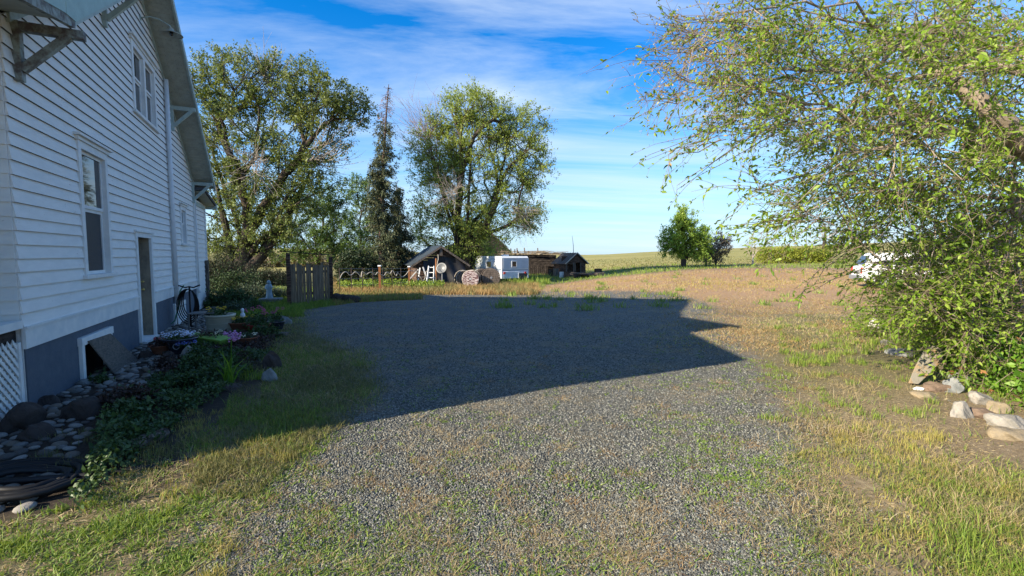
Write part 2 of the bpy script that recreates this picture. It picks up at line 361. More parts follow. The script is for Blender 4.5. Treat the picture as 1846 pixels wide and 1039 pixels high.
M['printcloth']=mat('patterned_cloth',(.07,.028,.03),.8,(.36,.31,.32),7,contrast=(.47,.53),stretch=(1,1,2.5))

def gravel_nodes():
    m=bpy.data.materials.new('ground'); m.use_nodes=True; t=m.node_tree; p=t.nodes['Principled BSDF']; p.inputs['Roughness'].default_value=.92; p.inputs['Specular IOR Level'].default_value=.2
    L=t.links.new; tc=nn(t,'ShaderNodeTexCoord'); ob=tc.outputs['Object']
    def A(n): a=nn(t,'ShaderNodeAttribute'); a.attribute_name=n; return a.outputs['Fac']
    def noise(s,d=6,r=.65,vec=ob):
        n=nn(t,'ShaderNodeTexNoise'); n.inputs['Scale'].default_value=s; n.inputs['Detail'].default_value=d; n.inputs['Roughness'].default_value=r; L(vec,n.inputs[0]); return n.outputs[0]
    def ramp(f,stops):
        c=nn(t,'ShaderNodeValToRGB'); L(f,c.inputs[0]); e=c.color_ramp.elements
        while len(e)<len(stops): e.new(.5)
        for k,(q,cc) in enumerate(stops): e[k].position=q; e[k].color=(*cc,1)
        return c.outputs[0]
    def mixc(f,a,b):
        x=nn(t,'ShaderNodeMix',data_type='RGBA'); L(f,x.inputs[0]); L(a,x.inputs[6]); L(b,x.inputs[7]); return x.outputs[2]
    def math_(op,a,b=None,v=None,clamp=False):
        x=nn(t,'ShaderNodeMath',operation=op); L(a,x.inputs[0]); x.use_clamp=clamp
        if b is not None: L(b,x.inputs[1])
        elif v is not None: x.inputs[1].default_value=v
        return x.outputs[0]
    def rng_(f,a,b,c=0,d=1):
        x=nn(t,'ShaderNodeMapRange'); L(f,x.inputs[0]); 
        for i,q in zip((1,2,3,4),(a,b,c,d)): x.inputs[i].default_value=q
        return x.outputs[0]
    vo=nn(t,'ShaderNodeTexVoronoi'); vo.inputs['Scale'].default_value=62; L(ob,vo.inputs['Vector'])
    vo2=nn(t,'ShaderNodeTexVoronoi'); vo2.inputs['Scale'].default_value=28; L(ob,vo2.inputs['Vector'])
    sp=nn(t,'ShaderNodeSeparateColor'); L(vo.outputs['Color'],sp.inputs[0])
    grav=ramp(sp.outputs[0],[(0,(.058,.057,.050)),(.5,(.115,.115,.10)),(.85,(.185,.183,.16)),(1,(.29,.28,.25))])
    fine=noise(120,3)
    dirt=ramp(noise(14,8,.75),[(.3,(.085,.06,.042)),(.5,(.17,.12,.085)),(.7,(.30,.225,.16))])
    straw=ramp(noise(26,8,.8),[(.3,(.11,.085,.05)),(.5,(.25,.19,.11)),(.7,(.40,.33,.20))])
    green=ramp(noise(9,8,.8),[(.3,(.055,.055,.025)),(.52,(.12,.12,.05)),(.7,(.22,.19,.09))])
    brown=ramp(noise(7,9,.8),[(.3,(.20,.12,.06)),(.5,(.34,.215,.115)),(.7,(.42,.31,.18))])
    mpf=nn(t,'ShaderNodeMapping'); mpf.inputs['Scale'].default_value=(.25,1,1); L(ob,mpf.inputs[0])
    field=ramp(noise(.10,9,.72,mpf.outputs[0]),[(.32,(.12,.12,.035)),(.46,(.25,.235,.07)),(.57,(.34,.29,.10)),(.72,(.23,.17,.09))])
    c=mixc(A('straw'),dirt,straw)
    c=mixc(A('green'),c,green); c=mixc(A('brown'),c,brown); c=mixc(A('field'),c,field)
    gm=rng_(math_('ADD',A('gravel'),math_('MULTIPLY',math_('SUBTRACT',noise(5,7,.7),v=.5),v=1.1)),.4,.6)
    # dusty fines between the stones in patches
    dust=rng_(noise(1.3,6,.7),.48,.66,0,.6)
    gcol=mixc(dust,grav,straw)
    c=mixc(gm,c,gcol); soil=ramp(noise(22,8,.8),[(.35,(.022,.016,.013)),(.6,(.055,.042,.032)),(.75,(.12,.10,.08))]); c=mixc(A('bed'),c,soil); L(c,p.inputs[0])
    h=math_('MULTIPLY',math_('SUBTRACT',vo.outputs['Distance'],v=1.),v=-1.)
    h=mixc(gm,noise(45,8,.8),h)
    b=nn(t,'ShaderNodeBump'); b.inputs['Strength'].default_value=.9; b.inputs['Distance'].default_value=.014; L(h,b.inputs['Height']); L(b.outputs[0],p.inputs['Normal'])
    return m
M['ground']=gravel_nodes()
STONE=mat('gravel_stone',(.062,.062,.054),.85,(.13,.131,.115),attr=True,col3=(.28,.28,.24))
COBBLE=mat('river_cobbles',(.07,.065,.06),.75,(.16,.145,.125),attr=True,col3=(.36,.33,.29))

# ================================================================ zones of the ground, read in photo pixels
def zones(x,y):
    px,py=proj(x,y,HT(x,y)); py=np.clip(py,430,2200)
    n,u=wn(x,y),wu(x,y)
    lft=np.interp(py,[540,546,560,600,640,700,760,820,900,1039,1500],[760,640,545,545,640,655,615,520,430,250,0])
    rgt=np.interp(py,[520,540,560,600,650,700,800,900,1039,1500],[1180,1260,1300,1310,1360,1390,1440,1470,1500,1560])
    w=np.interp(py,[540,1039],[50,230])
    g=ss(-w,w,px-lft)*(1-ss(-w*1.2,w*1.2,px-rgt))*ss(514,536,py)*(y>0)
    g=np.where(y<=1,ss(-2.2,-.8,x)*(1-ss(1.5,3,x)),g)
    brown=ss(478,492,py)*(1-ss(532,575,py))*ss(560,700,px)*(y>8)
    brown*=1-ss(498,506,py)*0
    far=1-ss(472,484,py)
    gband=np.interp(px,[900,1000,1100,1230,1330],[520,513,500,487,481])
    brown=brown*np.where(px<1335,ss(-3,4,py-gband),1)
    green=np.clip(ss(470,484,py)*(1-ss(-3,4,py-gband))*(px<1335)+ (1-ss(600,760,px))*ss(470,500,py)*(1-ss(560,600,py))+ss(2.0,2.5,n)*(1-ss(2.9,3.7,n))*(u>-3)*(u<8)*.8,0,1)
    lowg=ss(.0,1.,np.clip((lft+120-px)/260,0,1))*ss(800,900,py)*.6
    rg=ss(1300,1450,px)*(1-ss(640,760,py))*ss(555,580,py)*.7
    green=np.clip(green+lowg+rg,0,1)
    straw=np.clip(ss(0,200,px-rgt+50)*ss(540,600,py)*(1-ss(0,1,np.clip((px-1560)/200,0,1))*ss(640,690,py)*.6)+ss(0,160,lft-px)*ss(840,950,py)*.6+.2,0,1)
    far=np.where(y>48,np.maximum(far,ss(48,70,y)),0)
    bed=(1-ss(np.interp(u,[-4,-2,-1,.5,2,4],[1.5,1.7,1.9,2.2,2.4,2.5])-.1,np.interp(u,[-4,-2,-1,.5,2,4],[1.5,1.7,1.9,2.2,2.4,2.5])+.35,n))*ss(-3.1,-2.7,u)*(1-ss(11,12,u))*(n>-.5)*(1-ss(15,18,y))
    return dict(bed=bed,gravel=g,brown=brown*(1-far),green=green*(1-far),straw=straw,field=far),px,py,n,u
# ---------------------------------------------------------------- ground sheet
def ground():
    s=np.linspace(0,1,430); ys=-25+ 0*s
    ys=np.concatenate([np.linspace(-60,1,30)[:-1],1+np.cumsum(np.concatenate([[0],np.geomspace(.045,14,330)]))]); ys=ys[ys<1600]
    t=np.linspace(-1,1,361); xs=np.sign(t)*(np.abs(t)*14+np.abs(t)**4*1400)
    X,Y=np.meshgrid(xs,ys); x=X.ravel(); y=Y.ravel(); z=HT(x,y)
    # shallow relief of the verge so the strip edges are not ruled lines
    zz,px,py,n,u=zones(x,y)
    z=z+(1-zz['gravel'])*(fbm(x,y,.5,33)-.45)*.05*(y<25)*(y>0)*(n>.2)
    V=np.stack([x,y,z],1); nx,ny=len(xs),len(ys); i=np.arange(nx*ny).reshape(ny,nx)
    q=np.stack([i[:-1,:-1],i[:-1,1:],i[1:,1:],i[1:,:-1]],-1).reshape(-1,4)
    o=npobj('ground',V,[q],M['ground'],smooth=True); o['kind']='structure'
    for k,v in zz.items():
        a=o.data.attributes.new(k,'FLOAT','POINT'); a.data.foreach_set('value',np.clip(v,0,1).astype(np.float32))
ground()

# ================================================================ scattered blades, leaves, stones
def frames(n,axis=None,zb=0.):
    d=rng.normal(size=(n,3)) if axis is None else axis+rng.normal(size=(n,3))*.001
    d/=np.linalg.norm(d,axis=1)[:,None]+1e-9
    q=rng.normal(size=(n,3)); q[:,2]+=zb
    s=np.cross(d,q); s/=np.linalg.norm(s,axis=1)[:,None]+1e-9
    return d,s,np.cross(s,d)
def leaf_mesh(P,size,axis=None,w=.5,zb=1.2,sv=.35,droop=0.,rnd=None):
    n=len(P)
    if axis is not None and np.ndim(axis)==1: axis=np.tile(axis,(n,1))
    d,s,nr=frames(n,axis,zb)
    if droop: d[:,2]-=droop; d/=np.linalg.norm(d,axis=1)[:,None]
    L=(size*(1+sv*rng.normal(size=n)).clip(.45,2))[:,None]
    c=nr*L*.10
    V=np.stack([P,P+d*L*.45+s*L*w*.5+c,P+d*L,P+d*L*.45-s*L*w*.5+c],1).reshape(-1,3)
    i=np.arange(n)[:,None]*4+np.arange(4)
    r=np.repeat(rng.random(n) if rnd is None else rnd,4)
    return V,i,r
def leaf_mesh6(P,size,axis,w=.5,zb=.6,sv=.3,rnd=None):
    n=len(P); d,s,nr=frames(n,axis,zb); L=(size*(1+sv*rng.normal(size=n)).clip(.45,1.8))[:,None]
    c=nr*L*.09; dz=np.zeros_like(P); dz[:,2]=-1; tip=P+d*L+dz*L*.12
    V=np.stack([P,P+d*L*.3+s*L*w*.42+c,P+d*L*.68+s*L*w*.36+c*.8,tip,P+d*L*.68-s*L*w*.36+c*.8,P+d*L*.3-s*L*w*.42+c],1).reshape(-1,3)
    b=np.arange(n)[:,None]*6
    f=np.concatenate([b+np.array([0,1,2,3]),b+np.array([0,3,4,5])])
    return V,f,np.repeat(rng.random(n) if rnd is None else rnd,6)
def blades(x,y,h,w,lean=.35,rnd=None,z=None):
    n=len(x); z=HT(x,y) if z is None else z
    P=np.stack([x,y,z-.01],1); a=rng.random(n)*6.283; h=np.broadcast_to(h,(n,))*(1+.35*rng.normal(size=n)).clip(.35,1.9)
    w=np.broadcast_to(w,(n,))
    s=np.stack([np.cos(a),np.sin(a),np.zeros(n)],1)*w[:,None]/2
    b=rng.random(n)*6.283; l=np.abs(rng.normal(size=n))*lean; ld=np.stack([np.cos(b),np.sin(b),np.zeros(n)],1)*l[:,None]
    up=np.array([0,0,1.])
    m=P+(up*.55+ld*.35)*h[:,None]; t=P+(up*.95+ld*1.)*h[:,None]
    V=np.stack([P-s,P+s,m+s*.75,m-s*.75,t],1).reshape(-1,3); b5=np.arange(n)[:,None]*5
    return V,b5+np.array([0,1,2,3]),b5+np.array([3,2,4]),np.repeat(rng.random(n) if rnd is None else rnd,5)
def clump(cx,cy,per,rad):
    """cluster centres -> blade positions"""
    x=np.repeat(cx,per)+rng.normal(size=len(cx)*per)*np.repeat(rad,per) if np.ndim(rad) else np.repeat(cx,per)+rng.normal(size=len(cx)*per)*rad
    y=np.repeat(cy,per)+rng.normal(size=len(cy)*per)*(np.repeat(rad,per) if np.ndim(rad) else rad)
    return x,y
def scatter(n,x0,x1,y0,y1,gamma=1.):
    px=rng.uniform(x0,x1,n); py=y0+(y1-y0)*rng.random(n)**gamma
    x,y,z=G(px,py); return x,y
def stuff(name,label,cat,V,faces,m,r):
    o=npobj(name,V,faces,m,attr=r); tag(o,label,cat,kind='stuff'); return o
def mergeb(L):
    V=[];q=[];t=[];r=[];o=0
    for a in L: V.append(a[0]); q.append(a[1]+o); t.append(a[2]+o); r.append(a[3]); o+=len(a[0])
    return np.concatenate(V),[np.concatenate(q),np.concatenate(t)],np.concatenate(r)

# ---- loose gravel stones near the camera
def gravel():
    x,y=scatter(270000,-120,1750,548,1130,.62)
    zz,px,py,n,u=zones(x,y); k=(rng.random(len(x))<np.clip(zz['gravel']*1.4-.1+(fbm(x,y,.35,3)-.5)*.9,0,1))&(y<14)
    x,y=x[k],y[k]; nS=len(x); V0=ICO[1][0]; F0=np.array(ICO[1][1])
    # a coarse 12-vertex pebble
    b=bmesh.new(); bmesh.ops.create_icosphere(b,subdivisions=1,radius=1); V0=np.array([v.co[:] for v in b.verts]); F0=np.array([[v.index for v in f.verts] for f in b.faces]); b.free()
    s=rng.uniform(.0036,.0086,nS)*(1+.07*y); ang=rng.random(nS)*6.283; el=rng.uniform(.55,1.,nS); fl=rng.uniform(.4,.8,nS)
    jit=1+rng.normal(size=(nS,12,1))*.16
    P=V0[None]*jit*np.stack([s,s*el,s*fl],1)[:,None,:]
    tl=rng.normal(size=nS)*.5; c,sn=np.cos(tl)[:,None],np.sin(tl)[:,None]
    P=np.stack([P[...,0]*c-P[...,2]*sn,P[...,1],P[...,0]*sn+P[...,2]*c],-1)
    c,sn=np.cos(ang)[:,None],np.sin(ang)[:,None]
    P=np.stack([P[...,0]*c-P[...,1]*sn,P[...,0]*sn+P[...,1]*c,P[...,2]],-1)
    P+=np.stack([x,y,HT(x,y)+s*.35],1)[:,None,:]
    f=(np.arange(nS)[:,None,None]*12+F0[None]).reshape(-1,3)
    stuff('gravel','loose crushed grey gravel covering the driveway','gravel',P.reshape(-1,3),[f],STONE,np.repeat(rng.random(nS)**1.5,12))
gravel()

# ================================================================ the house (wall coordinates: u along the gable wall, n out of it, z up)
SL,SR,UA,ZA=.617,.632,4.78,7.2
def zroof(u): return ZA-(UA-u)*SL if u<UA else ZA-(u-UA)*SR
house=empty('farmhouse',W(0,0,0),'white clapboard farmhouse with steep gable roof and blue-grey foundation beside the gravel','house')
def intervals(z0,z1,u0,u1,ops):
    segs=[(u0,u1)]
    for (a,b,c,d) in ops:
        if c<z1-.02 and d>z0+.02:
            ns=[]
            for s0,s1 in segs:
                if b<=s0 or a>=s1: ns.append((s0,s1)); continue
                if a>s0: ns.append((s0,a))
                if b<s1: ns.append((b,s1))
            segs=ns
    return segs
OPS=[(3.93,5.05,-1,2.06),(1.5,2.62,1.42,3.26),(4.32,6.02,4.42,5.72),(8.02,8.74,2.0,2.98)]
def siding():
    m=MB(); z=.93; dz=.146; r=random.Random(3)
    while z<7.2:
        z1=z+dz
        hi=z1
        uL=max(-.22,UA-(ZA-z)/SL); uR=min(9.98 if z<4.0 else 99,UA+(ZA-z)/SR)
        if z<3.9: uL,uR=-.22,9.98
        uL1=max(uL,UA-(ZA-z1)/SL) if z1<ZA else UA; uR1=min(uR,UA+(ZA-z1)/SR) if z1<ZA else UA
        for s0,s1 in intervals(z,z1,uL,uR,OPS):
            # each course is made of several boards that do not quite line up
            cuts=[s0]; 
            while cuts[-1]+4.2<s1: cuts.append(cuts[-1]+r.uniform(2.2,4.0))
            cuts.append(s1)
            for a,b in zip(cuts[:-1],cuts[1:]):
                e=r.uniform(-.005,.005); g=.004 if b<s1 else 0
                at_,bt=(a if a>uL else uL1),(b if b<uR else uR1)
                if bt<=at_: continue
                w=r.uniform(-.003,.003)
                m.add([W(a,.0,z+e),W(b-g,.0,z+e+w),W(b-g,.028,z+e+w),W(a,.028,z+e),W(bt-g,.004,z1+.012),W(at_,.004,z1+.012)],[(0,1,2,3),(3,2,5,4)][0:1]+[(3,2,4,5)]+[(0,3,5),(1,4,2)])
        z=z1
    # rear wing: its boards run down to the ground
    z=.02
    while z<3.3:
        z1=z+dz; m.add([W(10.0,.0,z),W(11.95,.0,z),W(11.95,.028,z),W(10.0,.028,z),W(11.95,.006,z1+.01),W(10.0,.006,z1+.01)],[(0,1,2,3),(3,2,4,5)]); z=z1
    return m
wall=obj('wall',siding(),M['siding'],house)
wall.data.materials.append(M['lapshade'])  # second slot: painted shade for the board undersides
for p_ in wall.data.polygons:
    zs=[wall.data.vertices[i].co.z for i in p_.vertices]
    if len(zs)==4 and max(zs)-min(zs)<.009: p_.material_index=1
rw=MB(); z=.93
while z<4.0:
    e=random.uniform(-.006,.01)
    rw.hexa([W(-.245-e,-.26,z),W(-.2,-.26,z),W(-.2,.0,z),W(-.245-e,.0,z),W(-.222,-.26,z+.148),W(-.2,-.26,z+.148),W(-.2,.0,z+.148),W(-.222,.0,z+.148)]); z+=.146
obj('return_wall',rw,M['siding'],house)
b=MB()
# solid shell behind the boards, with the openings left out
for z0,z1 in [(0,.7),(.7,1.42),(1.42,2.0),(2.0,2.06),(2.06,2.98),(2.98,3.26),(3.26,4.05)]:
    for s0,s1 in intervals(z0,z1,-.2,9.96,OPS+[(1.16,2.34,-.1,.58)]): b.wbox(s0,s1,-.12,-.002,z0,z1)
for z0,z1 in [(4.05,4.42),(4.42,5.72),(5.72,6.2),(6.2,6.7),(6.7,7.05)]:
    for s0,s1 in intervals(z0,z1,max(-.2,UA-(ZA-z1)/SL),min(9.96,UA+(ZA-z1)/SR),OPS): b.wbox(s0,s1,-.12,-.002,z0,z1)
b.wbox(-.2,-.1,-9,-.12,0,4.1); b.wbox(9.86,9.96,-9,-.12,0,4.); b.wbox(-.2,9.96,-9.1,-9,0,4.)
b.add([W(-.2,-9,4),W(9.96,-9,4),W(UA,-9,7.1)],[(0,1,2)])
b.wbox(10.0,11.93,-6,-.003,0,3.32)
b.wbox(-2.45,-.2,-9,-1.1,.0,3.55)
obj('shell',b,M['siding'],house)
f=MB()
for s0,s1 in intervals(0,.56,-.19,9.98,[(1.16,2.34,-.1,.58),(3.9,5.1,-.1,3)]): f.wbox(s0,s1,-.05,.012,-.1,.60)
for s0,s1 in [(-.19,3.9),(5.1,9.98)]: f.wbox(s0,s1,-.05,.012,.60,.71)
obj('foundation',f,M['found'],house)
s=MB()
for s0,s1 in [(-.22,3.9),(5.1,10.)]: s.wbox(s0,s1,0,.034,.70,.915); s.wbox(s0,s1,0,.052,.915,.94)
obj('skirt_board',s,M['trim'],house)
for bx in ((9.93,10.03,0,.05,.30,3.9),(11.9,12.0,-.1,.05,0,3.35)):
    tr=MB(); tr.wbox(*bx); obj('corner_board',tr,M['trim'],house)
# --- roof with real thickness, soffit, barge boards
OV=.55
def slab(u0,z0,u1,z1,n0,n1,th,mb,dz=0): mb.hexa([W(u0,n0,z0+dz),W(u1,n0,z1+dz),W(u1,n1,z1+dz),W(u0,n1,z0+dz),W(u0,n0,z0+dz+th),W(u1,n0,z1+dz+th),W(u1,n1,z1+dz+th),W(u0,n1,z0+dz+th)])
rf=MB()
OL=OV
slab(-.1,zroof(-.1),UA,ZA,-9.5,OL,.10,rf,.045); slab(UA,ZA,10.35,zroof(10.35),-9.5,OV,.10,rf,.045)
slab(-2.65,3.66,-.1,zroof(-.1),-9.5,OL-.02,.09,rf,.045)
# dormer on the front slope
for a in (-1,1): rf.hexa([W(-.75,-2.15-a*.0,6.5),W(3.7,-2.15,6.5),W(2.4,-2.15+a*1.75,5.62),W(-.75,-2.15+a*1.75,5.62),W(-.75,-2.15,6.6),W(3.7,-2.15,6.6),W(2.4,-2.15+a*1.75,5.72),W(-.75,-2.15+a*1.75,5.72)])
slab(9.9,3.62,12.2,3.36,-6.2,.34,.08,rf,0)
roof=obj('roof',rf,M['roof'],house)
dw=MB(); dw.hexa([W(-.3,-3.7,4.2),W(2.5,-3.7,4.2),W(2.5,-.6,4.2),W(-.3,-.6,4.2),W(-.3,-3.7,5.6),W(2.5,-3.7,5.6),W(2.5,-.6,5.6),W(-.3,-.6,5.6)]); dw.prism([W(-.3,-3.7,5.6),W(-.3,-.6,5.6),W(-.3,-2.15,6.45)],tuple(np.array(W(2,0,0))-np.array(W(0,0,0))))
sub('dormer',dw,M['siding'],roof)
sf=MB()
def boards(u0,z0,u1,z1,n0,n1,k):   # bead boards run along the slope
    w=(n1-n0)/k
    for i in range(k): slab(u0,z0,u1,z1,n0+i*w+.004,n0+(i+1)*w-.004,.012,sf,.018+(.002 if i%2 else 0))
boards(-.1,zroof(-.1),UA,ZA,0,OL-.03,6); boards(UA,ZA,10.3,zroof(10.3),0,OV-.03,6)
slab(-2.6,3.67,-.12,zroof(-.12),-1.2,OL-.03,.014,sf,.02); slab(9.95,3.6,12.15,3.34,0,.3,.01,sf,-.012)
# cross joints of the boards
for i in range(60):
    u=5.0+i*.088; sf.hexa([W(u,.01,zroof(u)+.014),W(u+.07,.01,zroof(u+.07)+.014),W(u+.07,OV-.05,zroof(u+.07)+.014),W(u,OV-.05,zroof(u)+.014)]+[W(u,.01,zroof(u)+.019),W(u+.07,.01,zroof(u+.07)+.019),W(u+.07,OV-.05,zroof(u+.07)+.019),W(u,OV-.05,zroof(u)+.019)])
obj('soffit',sf,M['soffit'],house)
fa=MB()
slab(-.1,zroof(-.1),UA,ZA,OL-.03,OL+.012,.17,fa,-.03); slab(UA,ZA,10.36,zroof(10.36),OV-.03,OV+.012,.17,fa,-.03)

fa.wbox(12.15,12.22,-6,.36,3.24,3.44)
obj('barge_board',fa,M['greentrim'],house)
q=MB(); slab(-2.65,3.66,-.1,zroof(-.1),OL-.035,OL+.02,.12,q,-.05); o=obj('barge_board',q,M['rotwood'],house); o['label']='rotting lower barge board over the porch'
q=MB()
for (a,b_) in (([(-2.65,3.66),(-.35,4.16),(-.35,4.53),(-2.65,3.95)],0),([(-.34,4.16),(-.1,4.18),(2.9,6.03),(2.6,5.92),(0,4.62),(-.34,4.53)],.004)): q.prism([W(u,OL+.013,z+.03) for u,z in a],tuple(np.array(W(0,.014,0))-np.array(W(0,0,0))))
obj('gable_panel',q,M['minttrim'],house)
fr=MB(); slab(-.1,zroof(-.1),UA-.05,ZA-.03,.0,.045,.10,fr,-.09); slab(UA+.05,ZA-.03,9.95,zroof(9.95),.0,.045,.10,fr,-.09); fr.wbox(9.95,12.0,0,.04,3.2,3.33)
obj('frieze_board',fr,M['greentrim'],house)
for (u,rot) in ((.02,1),(2.86,0),(7.5,0),(9.92,0)):
    z=zroof(u)-.10; k=MB(); w=.09 if rot else .07
    k.wbox(u-w/2,u+w/2,.0,.08,z-.62,z); k.wbox(u-w/2,u+w/2,.08,OV+(.06 if rot else .0),z-.10,z-.005)
    k.bar(W(u,.07,z-.5),W(u,OV-.08,z-.08),w*.9,.075)
    o=obj('roof_bracket',k,M['rotwood'] if rot else M['greentrim'],house,bevel=.006)
    if rot: o['label']='rotting weathered knee bracket with peeling paint'
# --- windows
def window(u0,u1,z0,z1,kind,label):
    k=MB(); c=.10
    k.wbox(u0,u0+c,-.05,.04,z0,z1); k.wbox(u1-c,u1,-.05,.04,z0,z1); k.wbox(u0+c,u1-c,-.05,.038,z1-c,z1)
    k.wbox(u0-.07,u1+.07,-.0,.075,z0-.055,z0); k.wbox(u0-.05,u1+.05,0,.062,z1,z1+.05); k.wbox(u0-.09,u1+.09,0,.10,z1+.05,z1+.085)
    w=obj('window',k,M['trim'],house,bevel=.003); w['label']=label
    n=2 if kind=='double' else 1
    iw=(u1-u0-2*c-(n-1)*.12)/n
    for i in range(n):
        a=u0+c+i*(iw+.12); b=a+iw; zm=(z0+z1)/2+.02; t=.045
        if i<n-1: q=MB(); q.wbox(b,b+.12,-.05,.036,z0,z1-c); sub('mullion',q,M['trim'],w)
        for (p0,p1,dn) in ((zm,z1-c,0),(z0,zm,-.022)):
            q=MB(); q.wbox(a,a+t,-.05+dn,-.015+dn,p0,p1); q.wbox(b-t,b,-.05+dn,-.015+dn,p0,p1); q.wbox(a+t,b-t,-.05+dn,-.015+dn,p0,p0+t); q.wbox(a+t,b-t,-.05+dn,-.015+dn,p1-t,p1)
            sub('sash',q,M['trim'],w)
            q=MB(); q.add([W(a+t,-.03+dn,p0+t),W(b-t,-.03+dn,p0+t),W(b-t,-.03+dn,p1-t),W(a+t,-.03+dn,p1-t)],[(0,1,2,3)])
            sub('pane',q,M['screen'] if (dn and kind!='double') else M['glass'],w)
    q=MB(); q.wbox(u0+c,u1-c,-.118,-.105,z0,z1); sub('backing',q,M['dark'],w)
    if kind=='double':
        for i in range(n):
            q=MB(); a=u0+c+i*(iw+.12)
            for j in range(8): q.wbox(a+.05+j*.06,a+.09+j*.06,-.095,-.09,z0+.02,z0+.62)
            sub('curtain',q,M['curtain'],w)
    return w
window(1.5,2.62,1.42,3.26,'main','tall ground floor window with a dark screened lower sash')
window(4.32,6.02,4.42,5.72,'double','paired upper floor window under the gable')
window(8.02,8.74,2.0,2.98,'small','small ground floor window near the far corner')
# --- door
d=MB(); c=.10; d.wbox(3.93,4.03,-.0,.045,0.06,2.12); d.wbox(4.95,5.05,-.0,.045,.02,2.06); d.wbox(4.03,5.05,0,.043,2.03,2.12)
d.wbox(3.88,5.1,.0,.07,2.12,2.16); d.wbox(4.03,4.95,-.19,.10,-.02,.06)
door=obj('door_frame',d,M['trim'],house,bevel=.003)
q=MB(); q.wbox(4.935,4.952,-.2,.0,.06,2.03); q.wbox(4.03,4.045,-.2,0,.06,2.03); sub('jamb',q,M['tanwood'],door)
q=MB(); q.wbox(4.045,4.935,-.215,-.17,.06,2.03)
for (a,b2,z0,z1) in ((4.15,4.42,.2,.95),(4.55,4.83,.2,.95),(4.15,4.42,1.05,1.55),(4.55,4.83,1.05,1.55)): q.wbox(a,b2,-.17,-.164,z0,z1)
dl=obj('door',q,M['door'],house,bevel=.002)
for a in (4.2,4.5):
    q=MB(); q.wbox(a,a+.16,-.17,-.163,1.68,1.92); sub('pane',q,M['glass'],dl)
for nm,z,r_ in (('handle',1.0,.033),('deadbolt',1.16,.025)):
    q=MB(); q.tube([W(4.86,-.17,z),W(4.86,-.13,z),W(4.86,-.105,z),W(4.86,-.09,z)],[.02,.014,r_,r_*.6],10); sub(nm,q,M['brass'],dl,True)
# --- basement openings
def bwin(u0,u1,z0,z1):
    k=MB(); c=.085
    k.wbox(u0,u0+c,-.06,.055,z0,z1-c); k.wbox(u1-c,u1,-.06,.055,z0,z1-c); k.wbox(u0-.02,u1+.02,-.06,.065,z1-c,z1+.02)
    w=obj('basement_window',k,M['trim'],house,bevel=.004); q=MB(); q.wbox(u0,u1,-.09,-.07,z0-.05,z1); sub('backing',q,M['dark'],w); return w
bwin(1.16,2.34,-.02,.57); bwin(6.75,7.95,-.02,.50)
q=MB(); q.hexa([W(6.85,.07,.0),W(7.85,.07,.0),W(7.85,.09,.0),W(6.85,.09,.0),W(6.85,.06,.40),W(7.85,.06,.40),W(7.85,.08,.40),W(6.85,.08,.40)])
obj('cover_panel',q,M['white'],house)
q=MB(); q.tube([W(6.86,.075,.42),W(6.86,.075,5.8)],.05,10); obj('vent_pipe',q,M['white'],house,True)
q=MB(); q.tube([W(9.98,.075,.55),W(9.98,.075,3.3)],.014,8); q.tube([W(9.98,.06,.55),W(9.98,.06,.72)],.045,10); obj('conduit',q,M['white'],house,True)
# barn lamp on a bent arm high on the gable
q=MB(); a=[W(5.12,.02,6.42),W(5.12,.18,6.48),W(5.14,.34,6.46),W(5.16,.5,6.38),W(5.16,.52,6.30)]
q.tube(a,.013,8); q.tube([W(5.12,.0,6.42),W(5.12,.03,6.42)],.05,10)
lamp=obj('gooseneck_lamp',q,M['greentrim'],house,True)
q=MB(); q.lathe([(.03,.10),(.045,.06),(.07,.03),(.15,.0),(.205,-.035),(.20,-.038),(.14,-.008),(.05,.02)],W(5.16,.52,6.24),20); sub('lamp_shade',q,M['soffit'],lamp,True)
q=MB(); q.lathe([(.0,-.06),(.03,-.045),(.035,-.01),(.02,.03)],W(5.16,.52,6.24),12); sub('bulb',q,M['glass'],lamp,True)
# --- porch at the near corner: recessed wall, window, sill, lattice, pipe
q=MB(); z=1.0
while z<3.6:
    q.add([W(-2.4,-.26,z),W(-.24,-.26,z),W(-.24,-.234,z),W(-2.4,-.234,z),W(-.24,-.256,z+.155),W(-2.4,-.256,z+.155)],[(0,1,2,3),(3,2,4,5)]); z+=.146
q.wbox(-2.4,-.24,-.4,-.262,.9,3.6)
po=obj('porch_wall',q,M['siding'],house)
q=MB(); q.wbox(-.62,-.52,-.25,-.17,1.02,2.3); q.wbox(-.34,-.24,-.25,-.19,1.02,1.75); q.wbox(-2.3,-2.2,-.25,-.17,1.02,2.3); q.wbox(-2.3,-.52,-.25,-.16,2.3,2.4); q.wbox(-2.2,-.62,-.25,-.235,1.02,2.3)
obj('porch_window',q,M['soffit'],house)
q=MB(); q.wbox(-2.5,-.25,-.27,.03,.93,1.01); obj('porch_sill',q,M['trim'],house)
q=MB(); q.wbox(-2.5,-.25,-.2,-.03,.78,.925); obj('porch_beam',q,M['wood_dark'],house)
q=MB(); q.wbox(-2.5,-2.44,-.05,.0,.0,.78); q.wbox(-.29,-.235,-.05,.0,-.02,.78)
s2=math.sqrt(2)
for k in range(-12,34):
    for sg,nn0 in ((1,-.035),(-1,-.022)):
        u0=-2.5+k*.098; p=[]
        t0,t1=0,.80
        # clip to the panel
        us,ue=u0,u0+sg*.80
        lo,hi=-2.48,-.27
        def zat(u): return (u-u0)/sg
        a,b2=(us,ue) if sg>0 else (ue,us)
        a=max(a,lo); b2=min(b2,hi)
        if b2-a<.03: continue
        za,zb=zat(a),zat(b2); h=.034
        q.hexa([W(a,nn0,za-h/1.4),W(b2,nn0,zb-h/1.4),W(b2,nn0+.009,zb-h/1.4),W(a,nn0+.009,za-h/1.4),W(a,nn0,za+h/1.4),W(b2,nn0,zb+h/1.4),W(b2,nn0+.009,zb+h/1.4),W(a,nn0+.009,za+h/1.4)])
